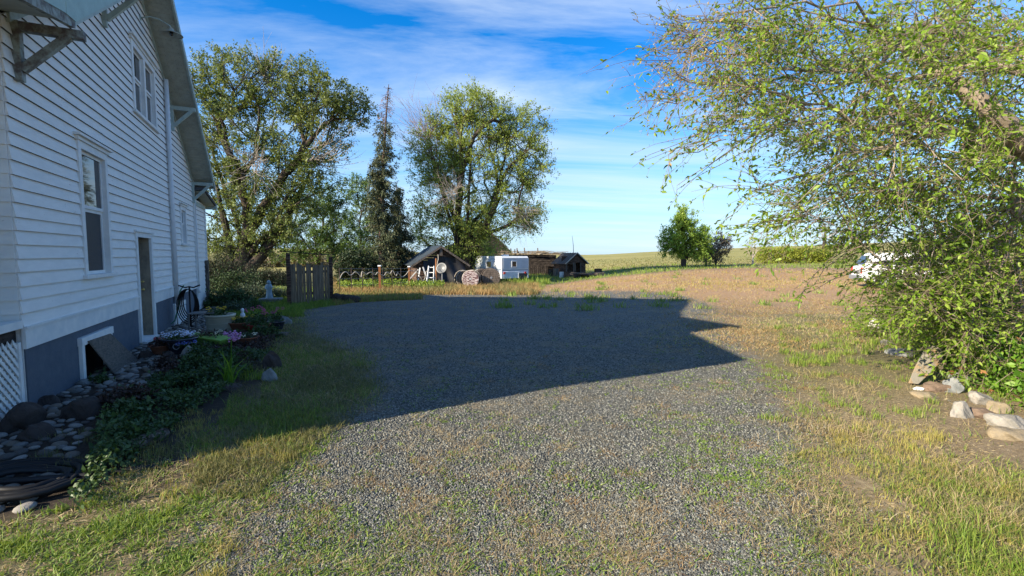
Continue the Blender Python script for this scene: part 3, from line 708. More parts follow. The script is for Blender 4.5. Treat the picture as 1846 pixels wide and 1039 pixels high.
la=obj('lattice',q,M['trim'],house)
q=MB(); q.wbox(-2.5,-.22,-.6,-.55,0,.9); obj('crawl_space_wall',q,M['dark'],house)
q=MB(); q.tube([W(-.9,-.2,2.38),W(-.55,-.18,2.38),W(-.42,-.16,2.35),W(-.38,-.2,2.27)],.028,10); q.tube([W(-.7,-.2,2.1),W(-.45,-.18,2.08),W(-.36,-.22,2.02)],.014,8)
obj('service_pipe',q,M['trim'],house,True)
# plywood leaning in the basement opening
q=MB(); q.hexa([W(1.45,.30,-.01),W(2.42,.34,-.01),W(2.43,.355,-.01),W(1.46,.315,-.01),W(1.30,.065,.53),W(2.16,.065,.50),W(2.17,.082,.50),W(1.31,.082,.53)])
tag(obj('plywood_sheet',q,M['plywood'],bevel=.002),'worn plywood sheet leaning against the open basement window','plywood sheet')

# ================================================================ trees
def tubes(nodes,par,rad,n=5,jit=0):
    N=np.array(nodes,float); pa=np.array(par); e=np.nonzero(pa>=0)[0]; A=N[pa[e]]; B=N[e]; rb=rad[e]; ra=np.minimum(rad[pa[e]],rb*1.6)
    d=B-A; L=np.linalg.norm(d,axis=1)[:,None]+1e-9; d/=L
    u=np.where(np.abs(d[:,2:3])>.9,np.array([[1.,0,0]]),np.array([[0,0,1.]])); s=np.cross(d,u); s/=np.linalg.norm(s,axis=1)[:,None]; q=np.cross(d,s)
    vs=[]
    for (C,r) in ((A,ra),(B+d*rb[:,None]*.3,rb)):
        for k in range(n):
            a=2*math.pi*k/n; vs.append(C+(s*math.cos(a)+q*math.sin(a))*r[:,None])
    V=np.stack(vs,1).reshape(-1,3); b=np.arange(len(e))[:,None]*(2*n)
    f=np.concatenate([b+np.array([k,(k+1)%n,n+(k+1)%n,n+k]) for k in range(n)])
    return V,f
def grow(T,trunk,seg=.6,jit=.05,bend=.12,rmin=.012,rpow=None,r0=.3,updown=0.0,pen=.5,up=.35):
    """grow limbs from the trunk to every target, branching where the turn is gentle"""
    nodes=[np.array(p,float) for p in trunk]; par=[-1]+list(range(len(trunk)-1))
    base=nodes[0]; T=T[np.argsort(np.linalg.norm(T-nodes[-1],axis=1)+rng.normal(size=len(T))*.3)]
    # far targets first make the scaffold limbs, the rest branch from them
    nf=max(5,len(T)//9); idx=rng.permutation(len(T)); far=[i for i in idx if np.linalg.norm(T[i]-nodes[-1])>np.median(np.linalg.norm(T-nodes[-1],axis=1))][:nf]; rest=[i for i in range(len(T)) if i not in set(far)]
    T=T[far+rest]
    M_=len(T)*14+len(nodes)+10; N=np.zeros((M_,3)); LV=np.zeros(M_); DR=np.zeros((M_,3)); k=len(nodes); N[:k]=nodes
    for i in range(k):
        DR[i]=(nodes[i]-nodes[i-1]) if i else np.array([0,0,1.]); DR[i]/=np.linalg.norm(DR[i])+1e-9
        if i: LV[i]=LV[i-1]+np.linalg.norm(nodes[i]-nodes[i-1])
    tips=[]; okmin=max(1,len(trunk)//2)
    for t in T:
        V=t-N[:k]; D=np.linalg.norm(V,axis=1)+1e-6; cs=(V*DR[:k]).sum(1)/D
        cost=D*(1.75-cs)+pen*LV[:k]*.35; cost[:okmin]+=50; cost[LV[:k]<LV[okmin]]+=3
        j=int(np.argmin(cost)); a=N[j].copy(); d=t-a; L=D[j]; m=max(2,min(11,int(L/seg)+1)); prev=j
        c1=a+DR[j]*L*.38+np.array([0,0,up*L*.12]); side=rng.normal(size=3)*bend*L*.3; side[2]+=updown*L
        for i in range(1,m+1):
            q=i/m; p=a*(1-q)**2+(c1+side)*2*q*(1-q)+t*q*q+(rng.normal(size=3)*jit*min(L,1.5) if i<m else 0)
            N[k]=p; e=p-N[prev]; le=np.linalg.norm(e)+1e-9; DR[k]=DR[prev]*.35+e/le; DR[k]/=np.linalg.norm(DR[k])+1e-9
            LV[k]=LV[prev]+le; par.append(prev); prev=k; k+=1
        tips.append(prev)
    N=N[:k]; cnt=np.zeros(k); cnt[tips]=1
    for i in range(k-1,0,-1): cnt[par[i]]+=cnt[i]
    p=math.log(max(r0,rmin*2)/rmin)/math.log(max(cnt[0],3)); rad=rmin*np.maximum(cnt,1)**p
    return N,par,rad,np.array(tips)
def twigs(P,per,length,up=.2,out=None,droop=.25,spread=1.,nseg=4):
    """thin shoots around points -> (points along [n,nseg+1,3])"""
    S=np.repeat(P,per,axis=0); n=len(S); d=rng.normal(size=(n,3))*spread
    if out is not None: d+=np.repeat(out,per,axis=0)
    d[:,2]+=up; d/=np.linalg.norm(d,axis=1)[:,None]; L=length*rng.uniform(.45,1.25,n)
    pts=[S]; dd=d.copy(); cur=S
    for i in range(nseg):
        dd=dd+rng.normal(size=(n,3))*.16; dd[:,2]-=droop/nseg; dd/=np.linalg.norm(dd,axis=1)[:,None]; cur=cur+dd*(L/nseg)[:,None]; pts.append(cur)
    return np.stack(pts,1)
def twig_mesh(TW,r0,r1=None):
    n,m,_=TW.shape; r1=r1 or r0*.4; vs=[]
    d=TW[:,-1]-TW[:,0]; d/=np.linalg.norm(d,axis=1)[:,None]+1e-9
    s=np.cross(d,rng.normal(size=(n,3))); s/=np.linalg.norm(s,axis=1)[:,None]; q=np.cross(d,s)
    for i in range(m):
        r=r0+(r1-r0)*i/(m-1)
        for k in range(3): a=2.094*k; vs.append(TW[:,i]+(s*math.cos(a)+q*math.sin(a))*r)
    V=np.stack(vs,1).reshape(-1,3); b=np.arange(n)[:,None]*(3*m); fs=[]
    for i in range(m-1):
        for k in range(3): fs.append(b+np.array([i*3+k,i*3+(k+1)%3,i*3+3+(k+1)%3,i*3+3+k]))
    return V,np.concatenate(fs)
def along(TW,per,t0=.15):
    n,m,_=TW.shape; t=rng.uniform(t0,1,(n,per))*(m-1); i=np.minimum(t.astype(int),m-2); f=(t-i)[...,None]
    A=TW[np.arange(n)[:,None],i]; B=TW[np.arange(n)[:,None],i+1]; P=A+(B-A)*f; D=(B-A)/(np.linalg.norm(B-A,axis=2,keepdims=True)+1e-9)
    return P.reshape(-1,3),D.reshape(-1,3)
def blobs(specs,Y,depth=1.0,shell=.0):
    """(px,py,rpx,rpy,n) in photo pixels at distance Y -> points in the volumes"""
    out=[]
    for (px,py,rx,ry,n) in specs:
        c=at(px,py,Y); s=Y/850.; d=rng.normal(size=(n,3)); d/=np.linalg.norm(d,axis=1)[:,None]; r=(shell+(1-shell)*rng.random(n))**(1/2.4)
        P=d*r[:,None]*np.array([rx*s,(rx+ry)/2*s*depth,ry*s])+c; out.append(P)
    return np.concatenate(out)
def tree(name,label,cat,base,trunk,T,leafm,barkm,lsize,per_tw,per_leaf,twl,rmin=.012,rbase=.25,group=None,leafw=.55,droop=.25,up=.25,bare=None,seg=.7,zb=1.,twr=.006,trunk_n=7,spread=1.,rpow=.42):
    root=empty(name,base,label,cat,group)
    N,par,rad,tips=grow(T,trunk,seg=seg,rmin=rmin,r0=rbase)
    V1,f1=tubes(N,par,rad,trunk_n)
    L=np.array(base,float)
    per_leaf=int(per_leaf*(1.8 if leafm!=M['leaf_cotton'] else 1.45)); P=N[tips]; cen=T.mean(0); o=P-cen; o/=np.linalg.norm(o,axis=1)[:,None]+1e-9
    TW=twigs(P,per_tw,twl,up,out=o*.8,droop=droop,spread=spread)
    V2,f2=twig_mesh(TW,twr)
    npobj('trunk',np.concatenate([V1,V2]),[np.concatenate([f1,f2+len(V1)])],barkm,root,L=L)
    LP,LD=along(TW,per_leaf); LP=LP+rng.normal(size=LP.shape)*lsize*.6
    # shoots differ in tone from clump to clump
    tone=np.repeat(rng.random(len(TW)),per_leaf)*.6+rng.random(len(LP))*.4
    V,f,r=leaf_mesh(LP,lsize,axis=LD*.5+rng.normal(size=LD.shape)*.8,w=leafw,zb=zb,rnd=tone)
    npobj('crown',V,[f],leafm,root,attr=r,L=L)
    return root,(N,par,rad,tips)
def bare(root,P0,D0,n,length,m,r=.012,droop=.1,name='dead_branches',nseg=5,spread=.35,fork=2):
    S=P0+rng.normal(size=(n,3))*.3; out=np.tile(np.array(D0,float),(n,1))
    d=out+rng.normal(size=(n,3))*spread; d/=np.linalg.norm(d,axis=1)[:,None]; L=length*rng.uniform(.5,1.2,n); pts=[S]; cur=S
    for i in range(nseg): d=d+rng.normal(size=(n,3))*.12; d[:,2]+=droop; d/=np.linalg.norm(d,axis=1)[:,None]; cur=cur+d*(L/nseg)[:,None]; pts.append(cur)
    A=np.stack(pts,1); Vs,fs=twig_mesh(A,r,r*.3)
    P,D=along(A,fork,.3); B=twigs(P,1,length*.35,.1,out=D*1.2,droop=-.2,spread=.45,nseg=3); V2,f2=twig_mesh(B,r*.5,r*.2)
    L0=np.array(root.location); return npobj(name,np.concatenate([Vs,V2]),[np.concatenate([fs,f2+len(Vs)])],m,root,L=L0)

# 1 big elm on the left
b0=g1(432,512); Y=b0[1]; tk=lambda pts,Y: [at(px,py,Y+dy) for px,py,dy in pts]
T=blobs([(425,150,75,60,60),(380,200,45,75,35),(500,165,70,55,50),(565,185,75,55,60),(625,205,38,38,22),(430,260,85,75,70),(540,255,85,50,55),(395,350,50,70,40),(470,350,80,55,55),(560,320,55,35,26),(440,420,80,40,42),(520,380,60,40,30),(385,440,35,30,12)],Y,.9,.15)
t1,_=tree('elm_tree','tall spreading tree with forked dark trunk just past the farmhouse','tree',b0,tk([(432,516,0),(432,500,0),(436,478,0),(440,455,0),(436,420,.3),(445,380,.6),(450,330,.4)],Y)[:4],T,M['leaf_elm'],M['bark'],.14,6,15,1.25,rmin=.02,rbase=.62,seg=1.,twr=.009,trunk_n=9)
# the second big limb that leans right, as in the photo
V,f=tubes(tk([(434,500,0),(452,482,0),(470,462,.2),(492,430,.4),(515,395,.5),(535,360,.6),(560,310,.6)],Y),[-1,0,1,2,3,4,5],np.array([.5,.46,.42,.36,.28,.2,.1]),10)
V2,f2=tubes(tk([(430,505,0),(418,470,-.2),(412,430,-.4),(400,380,-.5),(390,330,-.6)],Y),[-1,0,1,2,3],np.array([.45,.34,.27,.2,.1]),10)
npobj('limb',np.concatenate([V,V2]),[np.concatenate([f,f2+len(V)])],M['bark'],t1,L=b0)
bare(t1,at(560,290,Y),(1,-.2,-.05),40,3.6,M['deadwood'],.028,.10)
bare(t1,at(470,300,Y-2.5),(-.1,-.3,.2),40,3.0,M['deadwood'],.024,-.02)
bare(t1,at(480,150,Y),(.05,0,1),34,3.0,M['deadwood'],.022,.02,spread=.6)
# 2 mid maples behind the gate
b1=g1(575,506); Y=b1[1]+3; b1=np.array([*at(575,500,Y)[:2],float(HT(at(575,500,Y)[0],Y))])
T=blobs([(555,400,55,60,90),(530,440,50,36,50),(600,370,38,38,45),(600,430,50,45,70)],Y)
tree('maple_tree','low leafy tree behind the plank gate and beside the big forked tree','tree',b1,[b1,b1+[0,0,1],b1+[.1,0,2.]],T,M['leaf_dark'],M['bark'],.15,4,14,1.0,rmin=.016,rbase=.16,twr=.008)
b1=g1(655,500); Y=b1[1]+6; b1=np.array([*at(650,500,Y)[:2],float(HT(at(650,500,Y)[0],Y))])
T=blobs([(640,395,42,50,80),(655,350,26,32,40),(625,445,45,34,60),(668,430,28,44,50)],Y)
tree('maple_tree','small rounded leafy tree standing just left of the spruce','tree',b1,[b1,b1+[0,0,1],b1+[.1,0,2.]],T,M['leaf_dark'],M['bark'],.15,4,14,1.0,rmin=.016,rbase=.16,twr=.008)
# 3 dark weeping tree (umbrella crown) behind the rope
b1=g1(646,521); Y=b1[1]+1.; b1=np.array([*at(646,515,Y)[:2],float(HT(at(646,515,Y)[0],Y))])
T=blobs([(645,470,30,11,40),(625,485,16,12,14),(668,482,14,12,14)],Y,1)
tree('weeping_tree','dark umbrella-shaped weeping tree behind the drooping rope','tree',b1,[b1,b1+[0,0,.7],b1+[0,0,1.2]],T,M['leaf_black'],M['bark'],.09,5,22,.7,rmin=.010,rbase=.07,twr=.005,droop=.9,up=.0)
# 4 spruces: whorls of drooping limbs
def spruce(base,H,Rm,label,lean=0.,seed=1,dense=1.,dead=True,rt=.24):
    rs=np.random.default_rng(seed); root=empty('spruce_tree',base,label,'tree','old spruces beyond the rope')
    B=np.array(base,float); nodes=[B+np.array([lean*z*z/H/H,0,z]) for z in np.linspace(0,H,26)]
    V,f=tubes(nodes,[-1]+list(range(25)),np.linspace(rt,.02,26),9); Vs=[V];Fs=[f];o=len(V); NP=[];ND=[]; DP=[];DD=[]
    z=H*.10
    while z<H*.985:
        t=z/H; n=rs.integers(3,6); 
        for k in range(n):
            a=rs.random()*6.283; L=Rm*((1-t)**.6*.85+.16)*rs.uniform(.3,1.3); 
            if t<.25: L*=rs.uniform(.4,1.)
            dirv=np.array([math.cos(a),math.sin(a),0]); st=B+np.array([lean*z*z/H/H,0,z]); pts=[]
            for i in range(7):
                s=i/6; pts.append(st+dirv*L*s+np.array([0,0,(-.36*s+.18*s*s*s)*L+rs.normal()*.03]))
            P=np.array(pts)[None]; v,ff=twig_mesh(P,.028*(1-t)+.012,.006); Vs.append(v);Fs.append(ff+o);o+=len(v)
            ns=int(30*L*dense*rs.uniform(.3,1.4)*(1 if t<.6 else .6)); q,dq=along(P,max(4,ns),.12)
            q=q+rs.normal(size=q.shape)*.05; hang=rs.random(len(q))[:,None]*np.array([0,0,-.42]); 
            (DP if (dead and t>.82) else NP).append(q+hang*rs.random((len(q),1))); (DD if (dead and t>.82) else ND).append(dq*.6+np.array([0,0,-.75])+rs.normal(size=q.shape)*.35)
        z+=rs.uniform(.10,.22)*(1 if t<.7 else 1.25)
    npobj('trunk',np.concatenate(Vs),[np.concatenate(Fs)],M['barkred'],root,L=B)
    P=np.concatenate(NP);D=np.concatenate(ND); P=np.repeat(P,5,0)+rng.normal(size=(len(P)*5,3))*.07; D=np.repeat(D,5,0)+rng.normal(size=(len(D)*5,3))*.4
    v,ff,r=leaf_mesh(P,.17,axis=D,w=.28,zb=.3); npobj('crown',v,[ff],M['needle'],root,attr=r,L=B)
    if DP:
        P=np.concatenate(DP);D=np.concatenate(DD); P=np.repeat(P,2,0)+rng.normal(size=(len(P)*2,3))*.04; D=np.repeat(D,2,0)
        v,ff,r=leaf_mesh(P,.11,axis=D,w=.25,zb=.3); npobj('dead_top',v,[ff],M['needle_dead'],root,attr=r,L=B)
    return root
b1=g1(688,500); b1=np.array([*at(688,500,33.5)[:2],float(HT(at(688,500,33.5)[0],33.5))])
spruce(b1,(500-148)/850*33.5,1.45,'tall thin old spruce with a dying reddish top',lean=.75,seed=4)
b1=np.array([*at(722,498,35.5)[:2],float(HT(at(722,498,35.5)[0],35.5))])
spruce(b1,(500-320)/850*35.5,1.35,'short dark spruce crowded between the tall spruce and the dark shed',lean=-.2,seed=9,dense=1.5,dead=False,rt=.3)
# 5 big cottonwood
Y=41.; b1=at(840,500,Y); b1[2]=float(HT(b1[0],b1[1]))
T=blobs([(845,205,45,50,60),(890,225,45,42,50),(945,240,42,40,45),(955,300,35,40,32),(795,280,55,55,70),(860,290,65,60,80),(920,330,50,45,50),(785,350,42,55,45),(840,380,60,50,60),(905,400,60,35,45),(950,385,25,22,14),(775,420,35,40,28),(850,440,65,30,45),(800,235,28,28,14)],Y,.9,.1)
t5,_=tree('cottonwood_tree','tall bright green cottonwood towering behind the dark shed and the trailer','tree',b1,[b1,b1+[0,0,.8],b1+[0,0,1.6]],T,M['leaf_cotton'],M['bark'],.13,7,15,1.4,rmin=.022,rbase=.5,seg=1.2,twr=.010,up=.55,trunk_n=8)
for k,(pa) in enumerate([[(838,495),(842,430),(845,350),(850,270),(852,210)],[(832,495),(822,430),(800,360),(785,300),(772,250)],[(844,495),(870,430),(900,360),(930,290)],[(836,492),(828,400),(825,320),(822,270)]]):
    V,f=tubes([at(px,py,Y+(k-1.5)*.6*min(1,i*.5)) for i,(px,py) in enumerate(pa)],[-1]+list(range(len(pa)-1)),np.linspace(.2,.04,len(pa)),8); npobj('limb',V,[f],M['bark'],t5,L=b1)
bare(t5,at(790,290,Y),(-.45,0,1),46,5.0,M['twigred'],.022,.0,spread=.35,fork=5)
bare(t5,at(775,250,Y),(-.2,0,.9),30,2.6,M['twigred'],.015,.0,spread=.5,fork=5)
bare(t5,at(815,355,Y-2.5),(-.2,-.2,.5),60,2.4,M['deadwood'],.018,-.1,spread=.7,fork=4)
bare(t5,at(925,380,Y-1),(.8,-.1,-.25),60,2.8,M['deadwood'],.013,-.12,spread=.5,fork=4)
# 6 round tree, its neighbour and the purple bush
Y=60.; b1=g1(1232,482); Y=b1[1]
T=blobs([(1232,400,22,22,35),(1225,430,34,28,60),(1245,435,30,30,50),(1212,445,20,18,20),(1262,450,18,20,20)],Y)
tree('round_tree','bright green dome-shaped young tree alone at the edge of the field','tree',b1,[b1,b1+[0,0,.5],b1+[0,0,1.]],T,M['leaf_round'],M['bark'],.17,4,15,.9,rmin=.02,rbase=.3,up=.6,twr=.012)
b1=g1(1273,480)
T=blobs([(1270,430,16,22,26),(1282,450,16,18,20),(1265,460,16,12,10)],b1[1]+1)
tree('round_tree','shorter bright green tree touching the right side of the dome-shaped one','tree',b1,[b1,b1+[0,0,.3],b1+[0,0,.6]],T,M['leaf_round'],M['bark'],.16,4,13,.8,rmin=.016,rbase=.12,up=.6,twr=.010)
b1=g1(1290,480)
T=blobs([(1290,450,24,20,40),(1300,435,14,12,14),(1283,465,18,9,14)],b1[1]-1)
tree('lilac_bush','dusky purple-grey bush at the foot of the bright green trees','bush',b1,[b1,b1+[0,0,.15],b1+[0,0,.3]],T,M['leaf_purple'],M['bark'],.15,4,10,.7,rmin=.014,rbase=.1,up=.6,twr=.010)
# 7 dead white snag and the tall bare trunk
b1=g1(1357,478); r_=empty('dead_tree',b1,'small bleached leafless tree left of the long low hedge','dead tree')
s_=b1[1]/850; V,f=tubes([b1,b1+[0,0,14*s_],b1+[-6*s_,0,26*s_],b1+[-12*s_,0,38*s_],b1+[7*s_,0,25*s_],b1+[13*s_,0,37*s_],b1+[1*s_,0,34*s_]],[-1,0,1,2,1,4,1],np.array([.12,.09,.05,.02,.05,.02,.03]),7); npobj('trunk',V,[f],M['deadwood'],r_,L=b1)
bare(r_,b1+[0,0,22*s_],(0,0,1),22,1.5,M['deadwood'],.02,.0,spread=.9,name='twigs')
b1=g1(1484,474); r_=empty('bare_tree','0 0 0' and b1,'leafless grey trunk rising above the right end of the hedge','tree')
s_=b1[1]/850; V,f=tubes([b1,b1+[0,0,25*s_],b1+[1*s_,0,45*s_],b1+[0,0,70*s_]],[-1,0,1,2],np.array([.32,.27,.2,.08]),8); npobj('trunk',V,[f],M['bark'],r_,L=b1)
bare(r_,b1+[0,0,45*s_],(0,0,1),30,2.2,M['deadwood'],.03,.0,spread=.8,name='twigs')
# 8 long low hedge
def mound(name,label,cat,cen,rad,m,n,size,zb=1.,w=.5,stem=True,group=None,up=.6,barkm=None,base=None,tw=None):
    b=np.array(cen,float); b[2]=float(HT(b[0],b[1])) if base is None else base
    root=empty(name,b,label,cat,group)
    k=max(12,n//26); d=rng.normal(size=(k,3)); d/=np.linalg.norm(d,axis=1)[:,None]; d[:,2]=np.abs(d[:,2]); P=b+d*np.array(rad)*rng.uniform(.35,.82,(k,1))*rng.uniform(.8,1.1,(k,1))
    TW=twigs(P,3,tw or min(rad)*.55,up,out=d*1.0,droop=.2,nseg=3); V,f=twig_mesh(TW,size*.05)
    S=np.stack([np.repeat(b[None]+[0,0,.0],k,0)+rng.normal(size=(k,3))*np.array(rad)*[.12,.12,0],(b+P)/2+rng.normal(size=P.shape)*.03,P],1); V2,f2=twig_mesh(S,size*.09,size*.05)
    npobj('stems',np.concatenate([V,V2]),[np.concatenate([f,f2+len(V)])],barkm or M['bark'],root,L=b)
    LP,LD=along(TW,max(3,n//(k*3)),.05); LP=LP+rng.normal(size=LP.shape)*size*.8
    LP[:,2]=np.maximum(LP[:,2],b[2]+.01)
    V,f,r=leaf_mesh(LP,size,axis=LD*.6+rng.normal(size=LD.shape)*.7,w=w,zb=zb); npobj('foliage',V,[f],m,root,attr=r,L=b); return root
hy=g1(1430,475)
root=empty('hedge',hy,'long low yellow-green hedge at the far edge of the brown field','hedge')
P=blobs([(1385,464,22,12,90),(1415,462,24,14,110),(1447,463,24,14,110),(1478,464,22,12,90)],hy[1],.8); P[:,2]=np.maximum(P[:,2],hy[2]+.1)
TW=twigs(P,4,.9,.7); V,f=twig_mesh(TW,.012); npobj('stems',V,[f],M['bark'],root,L=hy)
LP,LD=along(TW,18); V,f,r=leaf_mesh(LP+rng.normal(size=LP.shape)*.12,.17,axis=LD+rng.normal(size=LD.shape)*.6,w=.4); npobj('foliage',V,[f],M['hedge'],root,attr=r,L=hy)
# shrubs and hedging beyond the gate
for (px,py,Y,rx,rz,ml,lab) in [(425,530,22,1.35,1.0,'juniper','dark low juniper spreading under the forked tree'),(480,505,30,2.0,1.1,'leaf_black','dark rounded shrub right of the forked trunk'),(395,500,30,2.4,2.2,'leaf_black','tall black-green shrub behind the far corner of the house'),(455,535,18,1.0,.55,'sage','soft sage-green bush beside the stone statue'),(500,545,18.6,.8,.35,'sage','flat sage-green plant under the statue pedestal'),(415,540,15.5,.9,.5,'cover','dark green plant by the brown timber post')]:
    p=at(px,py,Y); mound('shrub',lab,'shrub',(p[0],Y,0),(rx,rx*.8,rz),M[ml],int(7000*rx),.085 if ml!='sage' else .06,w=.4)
# far line of brush and distant trees behind the left yard
for i,(px,w,h,lab) in enumerate([(470,14,4.2,'far pale brush seen through the fork of the big tree'),(560,16,3.6,'far pale brush seen above the plank gate'),(700,14,4.4,'far pale brush glimpsed behind the tall spruce')]):
    p=at(px,470,75); mound('brush',lab,'brush',(p[0],75,0),(w/2,3,h*.62),M['brush'],3600,.5,w=.35)

# ================================================================ the near tree on the right
def near_tree():
    base=np.array([8.9,6.6,float(HT(8.9,6.6))]); root=empty('overhanging_tree',base,'large overhanging tree with drooping leafy branches filling the right side','tree')
    trunk=[base,base+[0,0,1.2],base+[-.15,0,2.2],base+[-.6,0,3.1]]
    # branch targets spread through a real crown 4 to 10 m from the viewer
    sp=[(1240,60,55,55,9),(1300,120,100,90,34),(1400,60,120,70,46),(1550,80,140,90,60),(1700,60,130,80,60),(1830,90,100,110,50),(1400,190,110,60,36),(1520,240,120,70,46),(1670,240,120,90,56),(1810,260,80,100,46),(1480,320,80,40,22),(1600,350,110,50,38),(1730,370,110,60,50),(1840,400,70,80,40),(1460,385,60,22,10),(1580,415,70,26,20),(1700,450,110,40,50),(1640,505,50,24,12),(1790,500,80,60,56),(1850,570,50,50,34),(1720,545,80,35,46),(1690,555,50,30,20),(1790,610,60,30,30),(1240,160,45,60,8)]
    P=[]
    for (px,py,rx,ry,n) in sp:
        Y=rng.uniform(4.9,8.6,n) if py<400 else (rng.uniform(6.2,8.4,n) if py<480 else rng.uniform(5.7,7.2,n)); x=px+rng.normal(size=n)*rx*.5; y=py+rng.normal(size=n)*ry*.5
        for a,b,c in zip(x,y,Y):
            p=at(a,b,c)
            if p[2]>.12: P.append(p)
    # crown beyond the frame
    for i in range(170):
        a=rng.random()*6.283; r=rng.uniform(1.,4.5); p=base+[math.cos(a)*r,math.sin(a)*r*.8,rng.uniform(2.4,6.8)]
        if p[0]/max(p[1],.5)>1.08 or p[1]>7: P.append(p)
    P=np.array(P); N,par,rad,tips=grow(P,trunk,seg=.4,jit=.04,bend=.25,rmin=.0035,r0=.2,pen=.9,updown=.10)
    V1,f1=tubes(N,par,rad,7)
    V,f=tubes([base+[-.1,0,1.4],at(1960,330,6.4),at(1850,262,6.2),at(1790,205,6.1),at(1725,150,6.2),at(1660,105,6.5),at(1590,70,6.9)],[-1,0,1,2,3,4,5],np.array([.22,.19,.15,.12,.09,.06,.03]),10)
    npobj('trunk',np.concatenate([V1,V]),[np.concatenate([f1,f+len(V1)])],M['barkpale'],root,L=base)
    tp=N[tips]; o=np.tile(np.array([-.9,-.1,-.1]),(len(tp),1))+rng.normal(size=tp.shape)*.35
    TW=twigs(tp,5,.68,-.0,out=o,droop=.35,spread=.5,nseg=5)
    # long hanging shoots at the left edge
    H=[]
    for pts in [[(1480,215),(1380,235),(1290,240),(1215,262),(1165,280),(1140,305)],[(1420,230),(1330,265),(1270,300),(1225,330),(1205,372)],[(1440,330),(1390,330),(1345,345),(1330,375)],[(1300,250),(1250,270),(1212,270),(1208,310),(1203,345)],[(1500,400),(1440,395),(1370,395),(1320,400),(1290,415)],[(1600,480),(1540,490),(1490,505),(1450,525),(1425,545)],[(1560,440),(1500,470),(1450,515),(1430,550)],[(1340,40),(1280,30),(1220,25),(1195,12)],[(1330,150),(1260,150),(1200,130),(1170,110)],[(1300,80),(1240,95),(1190,100),(1165,85)]]:
        for rep in range(3):
            Yb=rng.uniform(5.2,7.0); q=[at(a+rng.normal()*9,b+rng.normal()*9,Yb-.05*i) for i,(a,b) in enumerate(pts)]
            H.append(np.array([q[min(int(t),len(q)-1)]+(q[min(int(t)+1,len(q)-1)]-q[min(int(t),len(q)-1)])*(t-int(t)) for t in np.linspace(0,len(q)-1,6)]))
    H=np.array(H); LPh,LDh=along(H,26,.2)
    Vt,ft=twig_mesh(TW,.0042,.0015); Vh,fh=twig_mesh(H,.008,.002); P2,D2=along(TW,2,.2); T2=twigs(P2,1,.3,0,out=D2,droop=.2,spread=.5,nseg=3); V3,f3=twig_mesh(T2,.0028,.001)
    npobj('twigs',np.concatenate([Vt,Vh,V3]),[np.concatenate([ft,fh+len(Vt),f3+len(Vt)+len(Vh)])],M['twigbark'],root,L=base)
    A,D=along(TW,13,.1); B,E=along(T2,5,.2); Pn=np.concatenate([A,B,LPh]); Dn=np.concatenate([D,E,LDh])
    px,py=proj(Pn[:,0],Pn[:,1],Pn[:,2])
    # upper left is thin, rusty and mostly twigs
    thin=ss(1420,1200,px)*ss(330,140,py)
    open_=np.exp(-((px-1440)/190.)**2-((py-300)/120.)**2); keep=rng.random(len(Pn))<(.74-.34*thin-.28*open_)
    rust=(rng.random(len(Pn))<.55*thin+.02)&keep; grn=keep&~rust
    Dn=Dn*.7+rng.normal(size=Dn.shape)*.55
    V,f,r=leaf_mesh6(Pn[grn],.047,Dn[grn],w=.5,sv=.42); npobj('crown',V,[f],M['leaf_near'],root,attr=r,L=base)
    V,f,r=leaf_mesh6(Pn[rust],.034,Dn[rust],w=.5); npobj('seed_clusters',V,[f],M['leaf_rust'],root,attr=r,L=base)
near_tree()
# understorey of the right side
def leafy(name,label,cen,rad,n,size,m,m2=None,tw=.5):
    r=mound(name,label,'shrub',cen,rad,m,n,size,w=.55,tw=tw,barkm=M['barkpale']); 
    if m2:
        b=np.array(r.location); d=rng.normal(size=(n//45,3)); d/=np.linalg.norm(d,axis=1)[:,None]; d[:,2]=abs(d[:,2]); P=b+d*np.array(rad)*rng.uniform(.75,1.05,(len(d),1))
        V,f,rr=leaf_mesh(P,size*.95,w=.6); npobj('turning_leaves',V,[f],m2,r,attr=rr,L=b)
    return r
leafy('shrub','dense green thicket under the overhanging branches right of the white car',(8.6,9.3,0),(1.9,1.4,1.5),16000,.055,M['leaf_near'])
leafy('shrub','tangled green thicket behind the leaning stone slab',(7.75,7.5,0),(1.3,1.0,1.0),15000,.052,M['leaf_near'])
leafy('shrub','broad-leaved shrub with a few orange leaves above the stone edging',(6.55,5.75,0),(.95,.8,.66),4600,.075,M['leaf_shrub'],M['leaf_orange'],.35)
leafy('shrub','broad-leaved shrub with orange leaves at the right edge of the picture',(6.1,4.9,0),(.6,.5,.42),2200,.075,M['leaf_shrub'],M['leaf_orange'],.3)
leafy('shrub','low green sprawl of leaves beside the white quartz block',(10.4,10.9,0),(1.3,1.2,.8),5000,.055,M['leaf_near'])

